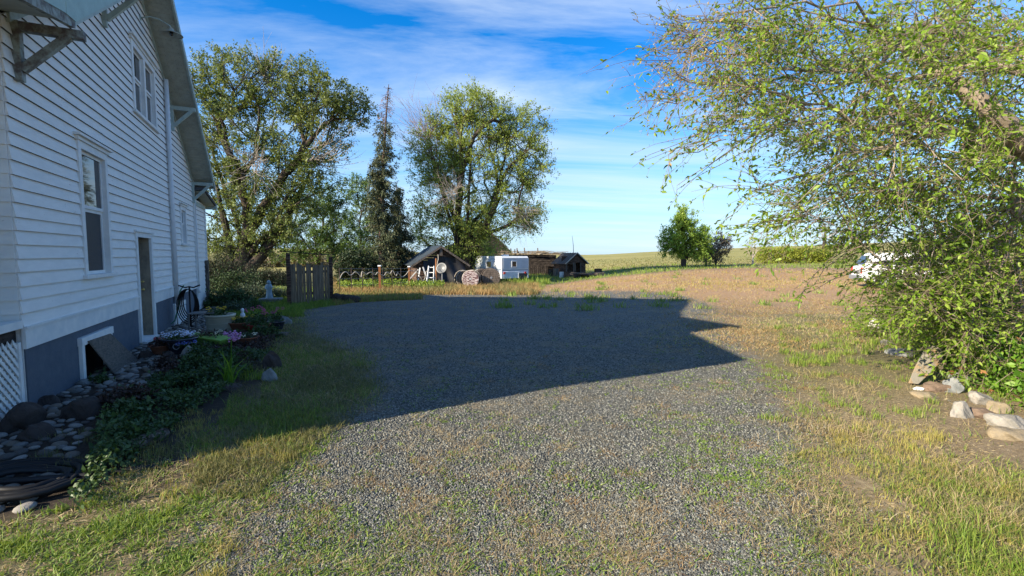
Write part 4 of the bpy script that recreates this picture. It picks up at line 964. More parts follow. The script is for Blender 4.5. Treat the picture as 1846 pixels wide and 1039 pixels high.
# ================================================================ sheds, trailer and clutter beyond the yard
class Fr:
    """local frame: x right, y away, z up, turned by rz about a base point; s = size factor"""
    def __init__(f,base,rz=0,s=1.): f.b=np.array(base,float); f.c,f.s=math.cos(rz),math.sin(rz); f.k=s
    def __call__(f,x,y,z): x,y,z=x*f.k,y*f.k,z*f.k; return (f.b[0]+x*f.c-y*f.s,f.b[1]+x*f.s+y*f.c,f.b[2]+z)
    def box(f,m,x0,x1,y0,y1,z0,z1): return m.hexa([f(x0,y0,z0),f(x1,y0,z0),f(x1,y1,z0),f(x0,y1,z0),f(x0,y0,z1),f(x1,y0,z1),f(x1,y1,z1),f(x0,y1,z1)])
def onground(px,Y,py=495): p=at(px,py,Y); p[2]=float(HT(p[0],p[1])); return p
def planks(f,m,x0,x1,z0,z1,y,horizontal=True,w=.16,g=.012,top=None,holes=()):
    r=random.Random(int(x0*10+z1*7)); 
    if horizontal:
        z=z0
        while z<z1-.02:
            zz=min(z+w,z1); a,b=x0,x1
            if top: a,b=top(zz)
            if b-a>.05:
                segs=[(a,b)]
                for (h0,h1,k0,k1) in holes:
                    if k0<zz-.01 and k1>z+.01: segs=[q for s0,s1 in segs for q in ((s0,min(s1,h0)),(max(s0,h1),s1)) if q[1]-q[0]>.03]
                for s0,s1 in segs: d=r.uniform(0,.02); f.box(m,s0,s1,y-.03-d,y-d,z,zz-g)
            z=zz
    else:
        x=x0
        while x<x1-.02: xx=min(x+w*r.uniform(.8,1.2),x1); d=r.uniform(0,.02); f.box(m,x,xx-g,y-.03-d,y-d,z0,z1+r.uniform(-.03,.03)); x=xx
# --- shed with black tarp
Y=32.; b=onground(794,Y); k=Y/850; f=Fr(b,R(20),1.)
sh=empty('shed',b,'dark gabled shed with dull metal roof and black tarp hung over its front','shed',rz=0)
hw=1.62; ze=1.55; za=2.62; dp=4.2
m=MB(); planks(f,m,-hw,hw,0,za,0,True,.17,top=lambda z:(-hw if z<ze else -(za-z)/(za-ze)*hw,hw if z<ze else (za-z)/(za-ze)*hw))
f.box(m,-hw,-hw+.04,0,dp,0,ze); f.box(m,hw-.04,hw,0,dp,0,ze); f.box(m,-hw,hw,dp-.04,dp,0,ze)
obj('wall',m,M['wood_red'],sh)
rf=MB()
for sg in (-1,1):
    for i in range(14):
        y0=-.35+i*(dp+.6)/14; y1=y0+(dp+.6)/14-.005; th=.03+(.02 if i%2 else 0)
        rf.hexa([f(0,y0,za+.03),f(sg*(hw+.38),y0,ze-.22),f(sg*(hw+.38),y1,ze-.22),f(0,y1,za+.03),f(0,y0,za+.03+th),f(sg*(hw+.38),y0,ze-.22+th),f(sg*(hw+.38),y1,ze-.22+th),f(0,y1,za+.03+th)])
obj('roof',rf,M['metalroof'],sh)
m=MB(); f.box(m,-.09,.09,-.30,-.02,za-.62,za-.12)
for sg in (-1,1): m.bar(f(0,-.33,za-.02),f(sg*(hw+.36),-.33,ze-.26),.05,.12)
obj('gable_trim',m,M['wood_grey'],sh)
# tarp with folds
nx,nz=34,12; vs=[];fs=[]
for j in range(nz+1):
    for i in range(nx+1):
        x=-hw+.45+(2*hw-.4)*i/nx; t=j/nz; zt=1.95-.35*abs(x-.2)/hw-.05*math.sin(x*5); z=zt*(1-t)+.02; yy=-.10-.10*math.sin(x*7+z*3.2)*(.3+t)-.12*math.sin(x*2.1-z*2)*t-.18*t
        vs.append(f(x,yy,z))
for j in range(nz):
    for i in range(nx): a=j*(nx+1)+i; fs.append((a,a+1,a+nx+2,a+nx+1))
m=MB(); m.add(vs,fs); obj('tarp',m,M['tarp'],sh,True)
# --- ladder, pole, dish, sawhorse
def simple(name,label,cat,m,mm,group=None,smooth=False): o=obj(name,m,mm,None,smooth); tag(o,label,cat,group); return o
b=onground(775,28.5); f=Fr(b,R(-12)); L_=empty('step_ladder',b,'white wooden stepladder standing open before the tarped shed','ladder')
H=1.25; m=MB()
for x in (-.2,.2): m.bar(f(x*1.15,-.05,0),f(x*.8,.25,H),.045,.09)
obj('front_rails',m,M['white'],L_)
for i in range(4): m=MB(); z=.22+i*.31; f.box(m,-.22+.02*i,.22-.02*i,-.04+z*.24,.11+z*.24,z,z+.035); obj('step',m,M['white'],L_)
m=MB()
for x in (-.22,.2): m.bar(f(x*1.3-.12,.75,0),f(x*.8,.28,H),.03,.05)
m.bar(f(-.34,.6,.35),f(.2,.6,.35),.03); obj('rear_legs',m,M['grey'],L_)
b=onground(786,29.5); m=MB(); m.tube([b,b+[0.02,0,1.75]],.055,8); P_=empty('wooden_pole',b,'thin timber pole with a pale bent pipe, between stepladder and satellite dish','pole'); obj('pole',m,M['wood_orange'],P_)
m=MB(); m.tube([b+[.07,-.02,1.3],b+[.12,-.02,1.55],b+[.16,-.02,1.7],b+[.15,-.02,2.0]],.025,6); obj('pipe',m,M['rope'],P_)
b=onground(797,28.6); D_=empty('satellite_dish',b,'small grey satellite dish on a metal mast by the black tarp','satellite dish')
m=MB(); m.tube([b,b+[0,0,.95]],.028,8); obj('mast',m,M['grey'],D_)
Md=Vector((-.25,-1,.32)).to_track_quat('Z','Y').to_matrix(); m=MB(); m.lathe([(0,0),(.12,.012),(.24,.045),(.33,.09),(.335,.085),(.24,.035),(.12,.0),(0,-.012)],b+np.array([0,-.05,1.12]),24,Md); obj('reflector',m,M['chrome'],D_,True)
m=MB(); c=b+np.array([0,-.05,1.12]); m.tube([c+[0.03,-.08,-.30],c+[-.02,-.35,-.12],c+[-.1,-.48,.02]],.015,6); m.box(c+np.array([-.1,-.48,.04]),(.07,.09,.07)); m.bar(c+[0,.02,-.1],c+[0,.05,-.25],.08); obj('feed_arm',m,M['grey'],D_)
b=onground(762,29.); S_=empty('sawhorse',b,'leaning pale sawhorse frame left of the white stepladder','sawhorse')
for (a,c,nm,mm) in (((-.35,0,0),(-.18,.1,1.15),'leg',M['white']),((.35,.2,0),(.0,.1,1.2),'leg',M['white']),((-1.2,.5,.1),(-.3,.2,1.05),'brace',M['grey']),((-.4,0,.55),(.25,.1,.62),'rail',M['wood_grey'])):
    m=MB(); m.bar(b+np.array(a),b+np.array(c),.05,.07); obj(nm,m,mm,S_)
# --- rope fence
posts=[]
for (px,py,h,lab) in ((685,527,1.23,'orange stained fence post with pale cap, nearest the plank gate'),(738,522,1.18,'orange stained fence post with pale cap, nearest the dark shed')):
    g=g1(px,py); p=empty('fence_post',g,lab,'fence post','capped posts carrying the rope'); m=MB(); m.box(g+np.array([0,0,h/2]),(.10,.10,h),.2); obj('post',m,M['wood_orange'],p)
    m=MB(); m.hexa([tuple(g+np.array(q)) for q in ((-.08,-.08,h),(.08,-.08,h),(.08,.08,h),(-.08,.08,h),(-.06,-.06,h+.05),(.06,-.06,h+.05),(.06,.06,h+.05),(-.06,.06,h+.05))]); obj('cap',m,M['white'],p); posts.append(g)
def rope_pts(pl,Ys):
    q=[at(a,b,y) for (a,b),y in zip(pl,Ys)]; o=[]
    for i in range(len(q)-1):
        p0=q[max(i-1,0)];p1=q[i];p2=q[i+1];p3=q[min(i+2,len(q)-1)]
        for t in np.linspace(0,1,6)[:-1]: o.append(.5*((2*p1)+(-p0+p2)*t+(2*p0-5*p1+4*p2-p3)*t*t+(-p0+3*p1-3*p2+p3)*t**3))
    o.append(q[-1]); return o
rp=[(613,502),(617,494),(624,490),(630,496),(635,495),(641,490),(648,496),(651,500),(653,490),(660,495),(668,491),(676,496),(681,491),(685,494),(692,497),(697,491),(703,494),(708,488),(714,498),(717,492),(724,499),(731,496),(738,488),(745,489),(749,487),(756,497),(762,506),(766,502),(768,490),(772,489)]
m=MB(); m.tube(rope_pts(rp,np.linspace(19.5,24.5,len(rp))),.017,6); simple('rope','pale rope looping in waves between the orange posts','rope',m,M['rope'],smooth=True)
# wire mesh fence behind: thin stakes and wires
fe=empty('wire_fence',onground(640,23),'dark wire fence with thin stakes running behind the rope','fence')
A_=onground(612,21.5);B_=onground(752,27.)
for i in range(9): m=MB(); p=A_+(B_-A_)*i/8; p[2]=float(HT(p[0],p[1])); m.bar(p,p+[0,0,1.15],.035); obj('stake',m,M['wood_dark'],fe)
m=MB()
for h in (.35,.65,.95,1.12): m.tube([A_+[0,0,h],(A_+B_)/2+[0,0,h-.02],B_+[0,0,h]],.007,4)
obj('wires',m,M['grey'],fe)
# --- plank gate panel
ga=g1(522,551); gb=g1(598,543); gt=empty('plank_gate',ga,'gate of dark weathered vertical planks hung between two tall posts','gate')
s_=ga[1]/850
for (p,h,nm) in ((ga,1.76,'post'),(gb,1.62,'post')):
    m=MB(); m.box(p+np.array([0,0,h/2]),(.12,.12,h),.3); o=obj(nm,m,M['wood_red'],gt)
m=MB(); r=random.Random(5); dv=(gb-ga); 
n=13
for i in range(n):
    t=(i+.75)/(n+.7); p=ga+dv*t; h=1.38+r.uniform(-.05,.06); p[2]=float(HT(p[0],p[1]))-.02; w=r.uniform(.085,.125)
    tl=r.uniform(-.02,.02); a=math.atan2(dv[1],dv[0]); c_,sn_=math.cos(a),math.sin(a)
    q=[]
    for z in (.06+r.uniform(-.04,.05),h):
        for (x,y) in ((-w/2,-.012),(w/2,-.012),(w/2,.012),(-w/2,.012)): X=x+tl*z/h; q.append((p[0]+X*c_-y*sn_,p[1]+X*sn_+y*c_,p[2]+z))
    m.hexa(q)
obj('planks',m,M['gatewood'],gt)
m=MB(); 
for z in (.35,1.1): m.bar(ga+[0,.05,z],gb+[0,.05,z],.04,.09)
obj('rails',m,M['wood_dark'],gt)
m=MB(); m.bar(ga+[-.25,0,1.82],gb+[.15,0,1.68],.03,.03); obj('top_rod',m,M['wood_dark'],gt)
# timber post by the house
g=g1(375,552); m=MB(); m.box(g+np.array([0,0,.75]),(.13,.13,1.5),.4); m.box(g+np.array([0,0,1.51]),(.15,.15,.03),.4); simple('timber_post','brown timber post just beyond the far corner of the house','post',m,M['wood_grey'])
# wheelbarrow-like brown heap by the gate
g=g1(617,545); m=MB(); 
for i in range(4): m.blob(g+np.array([i*.22-.2,r.uniform(-.1,.1),.08+.1*(1-i/4)]),(.22,.16,.15),i+40,2,.25)
simple('dirt_heap','low reddish-brown heap at the foot of the plank gate','dirt heap',m,M['rock_dark'],smooth=False)
# --- cable reels
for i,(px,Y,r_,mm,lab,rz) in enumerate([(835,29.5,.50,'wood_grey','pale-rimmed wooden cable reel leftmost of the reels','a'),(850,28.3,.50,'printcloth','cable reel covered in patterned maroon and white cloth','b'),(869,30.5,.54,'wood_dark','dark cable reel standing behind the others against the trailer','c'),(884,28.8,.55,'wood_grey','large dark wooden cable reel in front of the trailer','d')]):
    b=onground(px,Y); rt=empty('cable_reel',b,lab,'cable reel','wooden cable reels in the weeds'); a=R([18,-8,10,12][i]); d=np.array([math.sin(a),-math.cos(a),0])
    Mq=Vector(tuple(d)).to_track_quat('Z','Y').to_matrix()
    for k_,off in (('flange',.28),('flange',-.28)):
        m=MB(); n_=9   # plank disc with gaps
        for j in range(n_):
            x0=-r_+2*r_*j/n_+.006; x1=-r_+2*r_*(j+1)/n_-.006; pts=[]
            xs=np.linspace(x0,x1,4)
            for x in xs: pts.append((x,math.sqrt(max(0,r_*r_-x*x))))
            for x in xs[::-1]: pts.append((x,-math.sqrt(max(0,r_*r_-x*x))))
            P3=[tuple(np.array(Mq@Vector((y,x,off)))+b+[0,0,r_]) for x,y in pts]; m.prism(P3,tuple(d*.05))
        obj(k_,m,M[mm if off>0 else 'wood_dark'],rt)
        m=MB(); ring=[np.array(Mq@Vector((math.cos(t)*r_,math.sin(t)*r_,off+.02)))+b+[0,0,r_] for t in np.linspace(0,6.283,29)[:-1]]; m.tube(ring,.022,6,closed=True); obj('rim',m,M['rope' if i in (0,1) else 'wood_grey'],rt)
    m=MB(); m.tube([b+d*-.28+[0,0,r_],b+d*.28+[0,0,r_]],r_*.5,16); obj('drum',m,M['wood_dark'],rt)
    m=MB(); m.tube([b+d*.30+[0,0,r_],b+d*.345+[0,0,r_]],.07,12); obj('hub',m,M['grey'],rt)
# --- travel trailer
Y=36.5; b=at(905,500,Y); b[2]=float(HT(b[0],b[1]))+.0; f=Fr(b,R(30),Y/42.)
tr_=empty('travel_trailer',b,'old white ribbed camping trailer parked beside the cottonwood','trailer')
Wd,Ln=2.75,5.6; z0,z1=.42,2.42
def rib(m,fn,a,b_,z0,z1,n):
    h=(z1-z0)/n
    for i in range(n):
        za_,zb_=z0+i*h,z0+(i+1)*h; m.add([fn(a,0,za_),fn(b_,0,za_),fn(b_,.05,za_+.004),fn(a,.05,za_+.004),fn(b_,.004,zb_),fn(a,.004,zb_)],[(0,1,2,3),(3,2,4,5)])
m=MB(); rc=.28
prof=[(0,z0),(0,z1-rc)]+[(rc-rc*math.cos(t),z1-rc+rc*math.sin(t)) for t in np.linspace(0,R(90),6)]
# side profile of body: back end upright (y=0), front end (y=Ln) with a sloped nose
sp=[(0,z0),(0,z1-.16),(.16,z1),(Ln-.7,z1),(Ln-.2,z1-.35),(Ln,z1-.8),(Ln,z0+.5),(Ln-.4,z0)]
m.prism([f(0,y,z) for y,z in sp],tuple(np.array(f(Wd,0,0))-np.array(f(0,0,0))))
obj('body',m,M['trailer'],tr_)
m=MB(); rib(m,lambda x,n_,z:f(x,-n_-.001,z),.05,Wd-.05,z0+.03,1.12,6); rib(m,lambda x,n_,z:f(x,-n_-.001,z),.05,Wd-.05,1.32,z1-.18,12); obj('rear_ribs',m,M['trailer'],tr_)
m=MB(); rib(m,lambda y,n_,z:f(-n_-.001,y,z),.1,Ln-.45,z0+.03,1.12,6); rib(m,lambda y,n_,z:f(-n_-.001,y,z),.1,Ln-.3,1.32,z1-.38,10); obj('side_ribs',m,M['trailer'],tr_)
m=MB(); f.box(m,.03,Wd-.03,-.028,0,1.125,1.21); obj('rear_stripe',m,M['bluegrey'],tr_)
m=MB(); f.box(m,.03,Wd-.03,-.026,0,1.23,1.31); obj('rear_band',m,M['trailer'],tr_)
m=MB(); f.box(m,-.028,0,.1,Ln-.1,1.125,1.31); obj('side_stripe',m,M['bluegrey'],tr_)
m=MB(); f.box(m,-.035,.02,-.035,.02,z0,z1-.15); f.box(m,Wd-.02,Wd+.02,-.035,.02,z0,z1-.15); f.box(m,.02,Wd-.02,-.035,.02,z1-.2,z1-.15); obj('edge_trim',m,M['white'],tr_)
def twin(fn,a,b_,c,d,frm=.06):
    m=MB()
    for q in ((a,a+frm,c,d),(b_-frm,b_,c,d),(a+frm,b_-frm,c,c+frm),(a+frm,b_-frm,d-frm,d)): m.hexa([fn(q[0],-.02,q[2]),fn(q[1],-.02,q[2]),fn(q[1],.085,q[2]),fn(q[0],.085,q[2]),fn(q[0],-.02,q[3]),fn(q[1],-.02,q[3]),fn(q[1],.085,q[3]),fn(q[0],.085,q[3])])
    w=obj('window',m,M['white'],tr_); m=MB(); m.poly([fn(a+frm,.065,c+frm),fn(b_-frm,.065,c+frm),fn(b_-frm,.065,d-frm),fn(a+frm,.065,d-frm)]); sub('pane',m,M['glass'],w)
rear=lambda x,n_,z:f(x,-n_,z); side=lambda y,n_,z:f(-n_,y,z)
twin(rear,.95,1.5,1.42,2.0); twin(side,1.9,2.9,1.35,1.95)
for x in (.22,Wd-.35):
    m=MB(); c=f(x,-.06,.93); m.box(c,(.16,.06,.16),R(30)); obj('tail_light',m,M['redlight'],tr_)
m=MB(); f.box(m,1.72,2.62,-.062,0,.44,.88); hb=obj('hatch',m,M['screen'],tr_)
m=MB(); 
for q in ((1.66,1.72,.42,.94),(2.62,2.68,.42,.94),(1.72,2.62,.88,.94)): f.box(m,q[0],q[1],-.075,0,q[2],q[3])
sub('hatch_frame',m,M['white'],hb)
m=MB()
for i in range(13): z=1.32+(z1-.18-1.32)/12*i; f.box(m,.06,Wd-.06,-.053,-.03,z-.012,z+.006)
for i in range(6): z=z0+.03+(1.12-z0-.03)/6*i; f.box(m,.06,Wd-.06,-.053,-.03,z-.012,z+.006)
obj('rib_shade',m,M['bluegrey'],tr_)  # thin dark strips painting the shade under each rear rib
for y in (2.3,3.1):
    for x in (.12,Wd-.3):
        m=MB(); m.tube([f(x,y,.36),f(x+.2,y,.36)],.34,18); obj('wheel',m,M['tyre'],tr_)
m=MB(); f.box(m,.3,Wd-.3,.1,Ln,.3,.42); m.bar(f(.6,Ln,.4),f(Wd/2,Ln+1.1,.4),.1); m.bar(f(Wd-.6,Ln,.4),f(Wd/2,Ln+1.1,.4),.1); obj('chassis',m,M['wood_dark'],tr_)
m=MB(); f.box(m,1.0,1.5,1.4,1.9,z1,z1+.14); obj('roof_vent',m,M['white'],tr_)
m=MB(); m.box(f(1.28,-.03,2.16),(.05,.03,.03),R(30)); m.box(f(1.42,-.03,2.16),(.05,.03,.03),R(30)); obj('number_light',m,M['grey'],tr_)
# --- big barn gable behind the cottonwood
Y=62.; b=onground(862,Y); f=Fr(b,R(8)); bn=empty('barn',b,'dark steep barn gable mostly hidden behind the cottonwood','barn')
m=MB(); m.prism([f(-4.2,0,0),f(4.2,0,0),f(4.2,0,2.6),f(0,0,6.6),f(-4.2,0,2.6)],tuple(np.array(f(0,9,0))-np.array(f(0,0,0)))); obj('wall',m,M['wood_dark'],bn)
m=MB()
for sg in (-1,1): m.hexa([f(0,-.3,6.62),f(sg*4.6,-.3,2.25),f(sg*4.6,9.3,2.25),f(0,9.3,6.62),f(0,-.3,6.8),f(sg*4.6,-.3,2.43),f(sg*4.6,9.3,2.43),f(0,9.3,6.8)])
obj('roof',m,M['wood_grey'],bn)
# --- collapsing log shed
Y=54.; s_=Y/850; b=onground(956,Y); f=Fr(b,R(4),1.); lg=empty('log_barn',b,'long low weathered barn with a collapsing roof of slats behind the trailer','barn')
x0,x1=-3.6,3.0; H_=2.25
m=MB(); planks(f,m,x0,x1,.95,H_,0,True,.2,.05); planks(f,m,x0,x1-.95,.0,.95,0,False,.24,.07); f.box(m,x1-.18,x1,-.02,0,.0,.95)
f.box(m,x0,x1,3.4,3.5,0,H_); f.box(m,x0,x0+.1,0,3.4,0,H_); f.box(m,x1-.1,x1,.3,3.4,0,H_); f.box(m,x0+.1,x1-.1,1.,1.1,0,2.); obj('wall',m,M['wood_dark'],lg)
m=MB(); r=random.Random(11)
for i in range(90):
    x=x0-.2+r.random()*7.4; l=r.uniform(.8,2.4); y=r.uniform(-.5,3.4); z=H_+.04+r.uniform(0,.42)*(1 if x<1.6 else .5)
    m.bar(f(x,y,z),f(min(x+l,x1+1.1),y+r.uniform(-.3,.3),z+r.uniform(-.12,.10)),r.uniform(.08,.2),.03)
for i in range(26): x=x0+r.random()*6; m.blob(f(x,r.uniform(-.35,.6),H_+.08),(.45,.4,.14),i+70,1,.3)
m.bar(f(x0-.3,-.45,H_+.12),f(x1+.3,-.45,H_+.06),.1,.09); m.bar(f(x1-1.8,-.3,H_+.3),f(x1+1.3,-.3,H_+.38),.3,.05); obj('roof',m,M['straw'],lg)
for x in (-3.1,-2.55,-2.1,-1.7,-1.45,-1.2,-.5,-.1,.35,.95,1.7):
    m=MB(); y=.5+r.random(); tx=r.uniform(-.28,.05); m.bar(f(x,y,H_),f(x+tx,y,H_+r.uniform(.45,.85)),.09,.12); obj('rafter_stub',m,M['wood_grey'],lg)
m=MB(); m.bar(f(-2.1,-.9,0),f(-3.0,-.1,1.6),.12,.12); obj('prop',m,M['wood_grey'],lg)
# --- small shed with pole
Y=50.; b=onground(1038,Y); f=Fr(b,R(26),1.08); s2_=empty('small_shed',b,'little brown plank shed with a steep roof and doorless openings at the field edge','shed')
hw=1.12; ze=1.25; za=2.15; dp=2.3
m=MB(); planks(f,m,-hw,hw,0,za,0,True,.14,top=lambda z:(-hw if z<ze else -(za-z)/(za-ze)*hw,hw if z<ze else (za-z)/(za-ze)*hw),holes=((-.95,-.3,.45,1.05),(-.12,.52,0,1.2)))
f.box(m,-hw,-hw+.05,0,dp,0,ze); f.box(m,hw-.05,hw,0,dp,0,ze); f.box(m,-hw,hw,dp-.05,dp,0,ze); f.box(m,-hw+.05,hw-.05,.9,.95,0,1.9)
for i in range(8): f.box(m,-hw-.03,-hw,.02+i*dp/8,.0+(i+1)*dp/8,0,ze)
obj('wall',m,M['wood_red'],s2_)
m=MB(); 
for x in (-hw,-.3,-.12,.52): f.box(m,x-.04,x+.04,-.07,-.03,0,1.25)
obj('door_posts',m,M['wood_grey'],s2_)
m=MB()
for sg in (-1,1):
    for i in range(12):
        y0=-.22+i*(dp+.4)/12; y1=y0+(dp+.4)/12-.02; th=.04+(.02 if i%2 else 0)
        m.hexa([f(0,y0,za+.03),f(sg*(hw+.24),y0,ze-.15),f(sg*(hw+.24),y1,ze-.15),f(0,y1,za+.03),f(0,y0,za+.03+th),f(sg*(hw+.24),y0,ze-.15+th),f(sg*(hw+.24),y1,ze-.15+th),f(0,y1,za+.03+th)])
obj('roof',m,M['wood_grey'],s2_)
m=MB(); 
for sg in (-1,1): m.bar(f(0,-.25,za+.08),f(sg*(hw+.24),-.25,ze-.1),.04,.09)
obj('barge_board',m,M['rope'],s2_)
m=MB(); m.tube([f(-.02,.4,1.9),f(-.05,.4,2.9),f(-.2,.4,3.9)],[.04,.03,.015],6); obj('pole',m,M['grey'],s2_)
# debris
b=onground(1063,43.); db=empty('debris_pile',b,'flat pile of grey broken boards on the grass before the little shed','debris'); r=random.Random(3)
m=MB()
for i in range(26): a=r.uniform(-.7,.7); p=b+np.array([r.uniform(-1.5,1.5),r.uniform(-.6,.8),.08+r.random()*.34]); l=r.uniform(.5,1.5); m.bar(p-np.array([math.cos(a),math.sin(a),.05])*l/2,p+np.array([math.cos(a),math.sin(a),r.uniform(-.05,.1)])*l/2,r.uniform(.1,.22),.03)
obj('boards',m,M['wood_grey'],db)
m=MB(); m.blob(b+np.array([-1.2,0,.1]),(.35,.4,.25),3,2,.3); m.blob(b+np.array([.2,.3,.1]),(1.1,.6,.22),5,2,.3); obj('rubble',m,M['rock_dark'],db)
b=onground(1078,50.); m=MB(); f=Fr(b,R(15)); f.box(m,-.32,.32,-.25,.25,.05,.5); 
for z in (.08,.26,.44): f.box(m,-.34,.34,-.28,-.25,z-.04,z+.05)
simple('wooden_box','small rusty brown box on the grass right of the little shed','box',m,M['wood_red'])
for (px,Yb,w,h,mm,lab) in ((995,50.,.35,.75,'wood_dark','dark drum standing left of the little shed'),(1002,49.5,.3,.85,'wood_grey','grey upright barrel touching the little shed'),(1014,47.,.30,.55,'white','small pale drum in the grass before the little shed'),(1024,46.5,.42,.55,'wood_red','squat rusty drum in the grass before the little shed')):
    b=onground(px,Yb); m=MB(); m.lathe([(0,0),(w,0),(w*1.02,.02),(w,.05),(w,h*.32),(w*1.04,h*.34),(w,h*.36),(w,h*.66),(w*1.04,h*.68),(w,h*.7),(w,h-.03),(w*1.02,h),(w*.95,h),(w*.95,h-.03),(0,h-.03)],b,16); simple('drum',lab,'drum',m,M[mm])

# ================================================================ white vehicle behind the branches
b=at(1553,520,23.5); b[2]=float(HT(b[0],b[1])); cr=empty('parked_car',b,'white sport utility car with roof rack half hidden behind the leafy branches','car')
f=Fr(b,R(-22),1.0)   # x: along the car from its rear, y: away
W_c=1.85
body=[(0,.55),(.0,.95),(.08,1.08),(1.0,1.12),(3.6,1.08),(4.45,.98),(4.72,.80),(4.75,.45),(4.35,.32),(4.1,.34)]
arch=lambda cx:[(cx+.42*math.cos(t),.34+.42*math.sin(t)) for t in np.linspace(0,math.pi,9)]
side_=body+arch(3.75)+[(3.3,.28),(1.4,.28)]+arch(.95)+[(.5,.34),(.1,.38)]
m=MB(); m.prism([f(x,0,z) for x,z in side_],tuple(np.array(f(0,W_c,0))-np.array(f(0,0,0)))); o=obj('body',m,M['carpaint'],cr,bevel=.05)
m=MB(); c0=[(.08,1.09),(.42,1.66),(.65,1.74),(2.6,1.74),(2.9,1.70),(3.55,1.08)]; A_=[f(x,.06 if z<1.2 else .20,z) for x,z in c0]; B_=[f(x,W_c-(.06 if z<1.2 else .20),z) for x,z in c0]; n_=len(c0)
m.add(A_+B_,[tuple(range(n_))[::-1],tuple(range(n_,2*n_))]+[(i,(i+1)%n_,(i+1)%n_+n_,i+n_) for i in range(n_)]); obj('cabin',m,M['carpaint'],cr)
def yin(z): return .06+(z-1.09)/(1.66-1.09)*.14-.006
for q in ([(.42,1.16),(.60,1.58),(1.25,1.60),(1.25,1.16)],[(1.33,1.16),(1.33,1.60),(2.15,1.60),(2.15,1.16)],[(2.23,1.16),(2.23,1.60),(2.75,1.59),(3.35,1.16)]):
    m=MB(); m.poly([f(x,yin(z),z) for x,z in q]); obj('side_window',m,M['glass'],cr)
m=MB(); m.poly([f(.105-.02,.22,1.16),f(.105-.02,W_c-.22,1.16),f(.36-.02,W_c-.30,1.60),f(.36-.02,.30,1.60)]); obj('rear_window',m,M['glass'],cr)
for x in (.95,3.75):
    for y in (.02,W_c-.24):
        m=MB(); m.tube([f(x,y,.35),f(x,y+.22,.35)],.35,22); w_=obj('wheel',m,M['tyre'],cr); m=MB(); m.tube([f(x,y-.01,.35),f(x,y+.02,.35)],[.2,.22],14); sub('rim',m,M['grey'],w_)
for y in (.02,W_c-.22):
    m=MB(); f.box(m,-.025,.06,y,y+.2,.72,1.02); obj('tail_light',m,M['redlight'],cr)
m=MB(); f.box(m,-.12,.12,.02,W_c-.02,.38,.60); obj('rear_bumper',m,M['grey'],cr,bevel=.02)
m=MB(); f.box(m,-.02,0,.62,1.24,.68,.82); obj('number_plate',m,M['grey'],cr)
for y in (.28,W_c-.28):
    m=MB(); m.tube([f(.6,y,1.75),f(.7,y,1.82),f(2.4,y,1.82),f(2.5,y,1.75)],.02,6); obj('roof_rail',m,M['chrome'],cr)
m=MB(); f.box(m,2.95,3.1,-.16,.04,1.12,1.26); obj('mirror',m,M['carpaint'],cr)

# ================================================================ rocks
def rock(name,label,px,py,w,h,mm,seed,group=None,rz=0,dpt=.8,n=None,sink=.25,flat=.5,cat='rock',sub_=3):
    g=g1(px,py) if n is None else n; m=MB(); w*=(.62 if group==GL else 1); m.blob(np.array([g[0],g[1],g[2]+h*(.36-sink)]),(w/2*1.08,w/2*dpt*1.08,h/2*1.3),seed,4,.34,rz,flat+.35,1.1); o=obj(name,m,M[mm],None,False); return tag(o,label,cat,group)
GL='dark boulders edging the pebble strip'
rock('boulder','very large dark boulder below the white lattice, at the left edge of the picture',38,772,.62,.34,'rock_dark',1,GL,.9)
rock('boulder','dark boulder lying between the lattice boulder and the pebbles',62,792,.42,.2,'rock_dark',2,GL,.6)
rock('boulder','big dark smooth boulder beside the reddish bronze plant',148,752,.56,.32,'rock_dark',3,GL,.7)
rock('boulder','small dark boulder against the foundation just before the basement window',88,732,.34,.17,'rock_dark',4,GL,.4)
rock('boulder','flat grey stone at the foot of the basement window frame',150,694,.30,.11,'rock_grey',5,GL)
rock('boulder','dark rounded boulder at the near side of the door step',262,646,.42,.20,'rock_dark',6,GL)
rock('boulder','brown boulder in front of the door step',300,650,.38,.2,'rock_dark',7,GL)
rock('boulder','pale speckled round stone in front of the blue pansy pot',340,646,.36,.27,'rock_pale',8,GL,0,.9,flat=.1)
rock('boulder','grey angular stone in front of the lime green planter',372,632,.5,.15,'rock_grey',9,GL)
rock('boulder','pointed brown boulder on the driveway side of the flower bed',490,665,.46,.36,'rock_dark',10,GL,.3,.9)
rock('boulder','rough grey boulder at the foot of the pointed brown one',487,688,.34,.22,'rock_grey',11,GL,.3,.9)
rock('boulder','brown half-buried stone near the lilac flower stalk',415,704,.55,.12,'rock_dark',12,GL,.3,.9)
rock('boulder','pale stone at the corner of the bed by the driveway',512,584,.6,.26,'rock_grey',13,GL)
rock('boulder','dark boulder beside the pansy pot',352,640,.42,.18,'rock_dark',14,GL)
rock('boulder','flat light stone left of the small terracotta bowl',432,622,.4,.2,'rock_pale',15,GL)
GR='stones of the edging on the right'
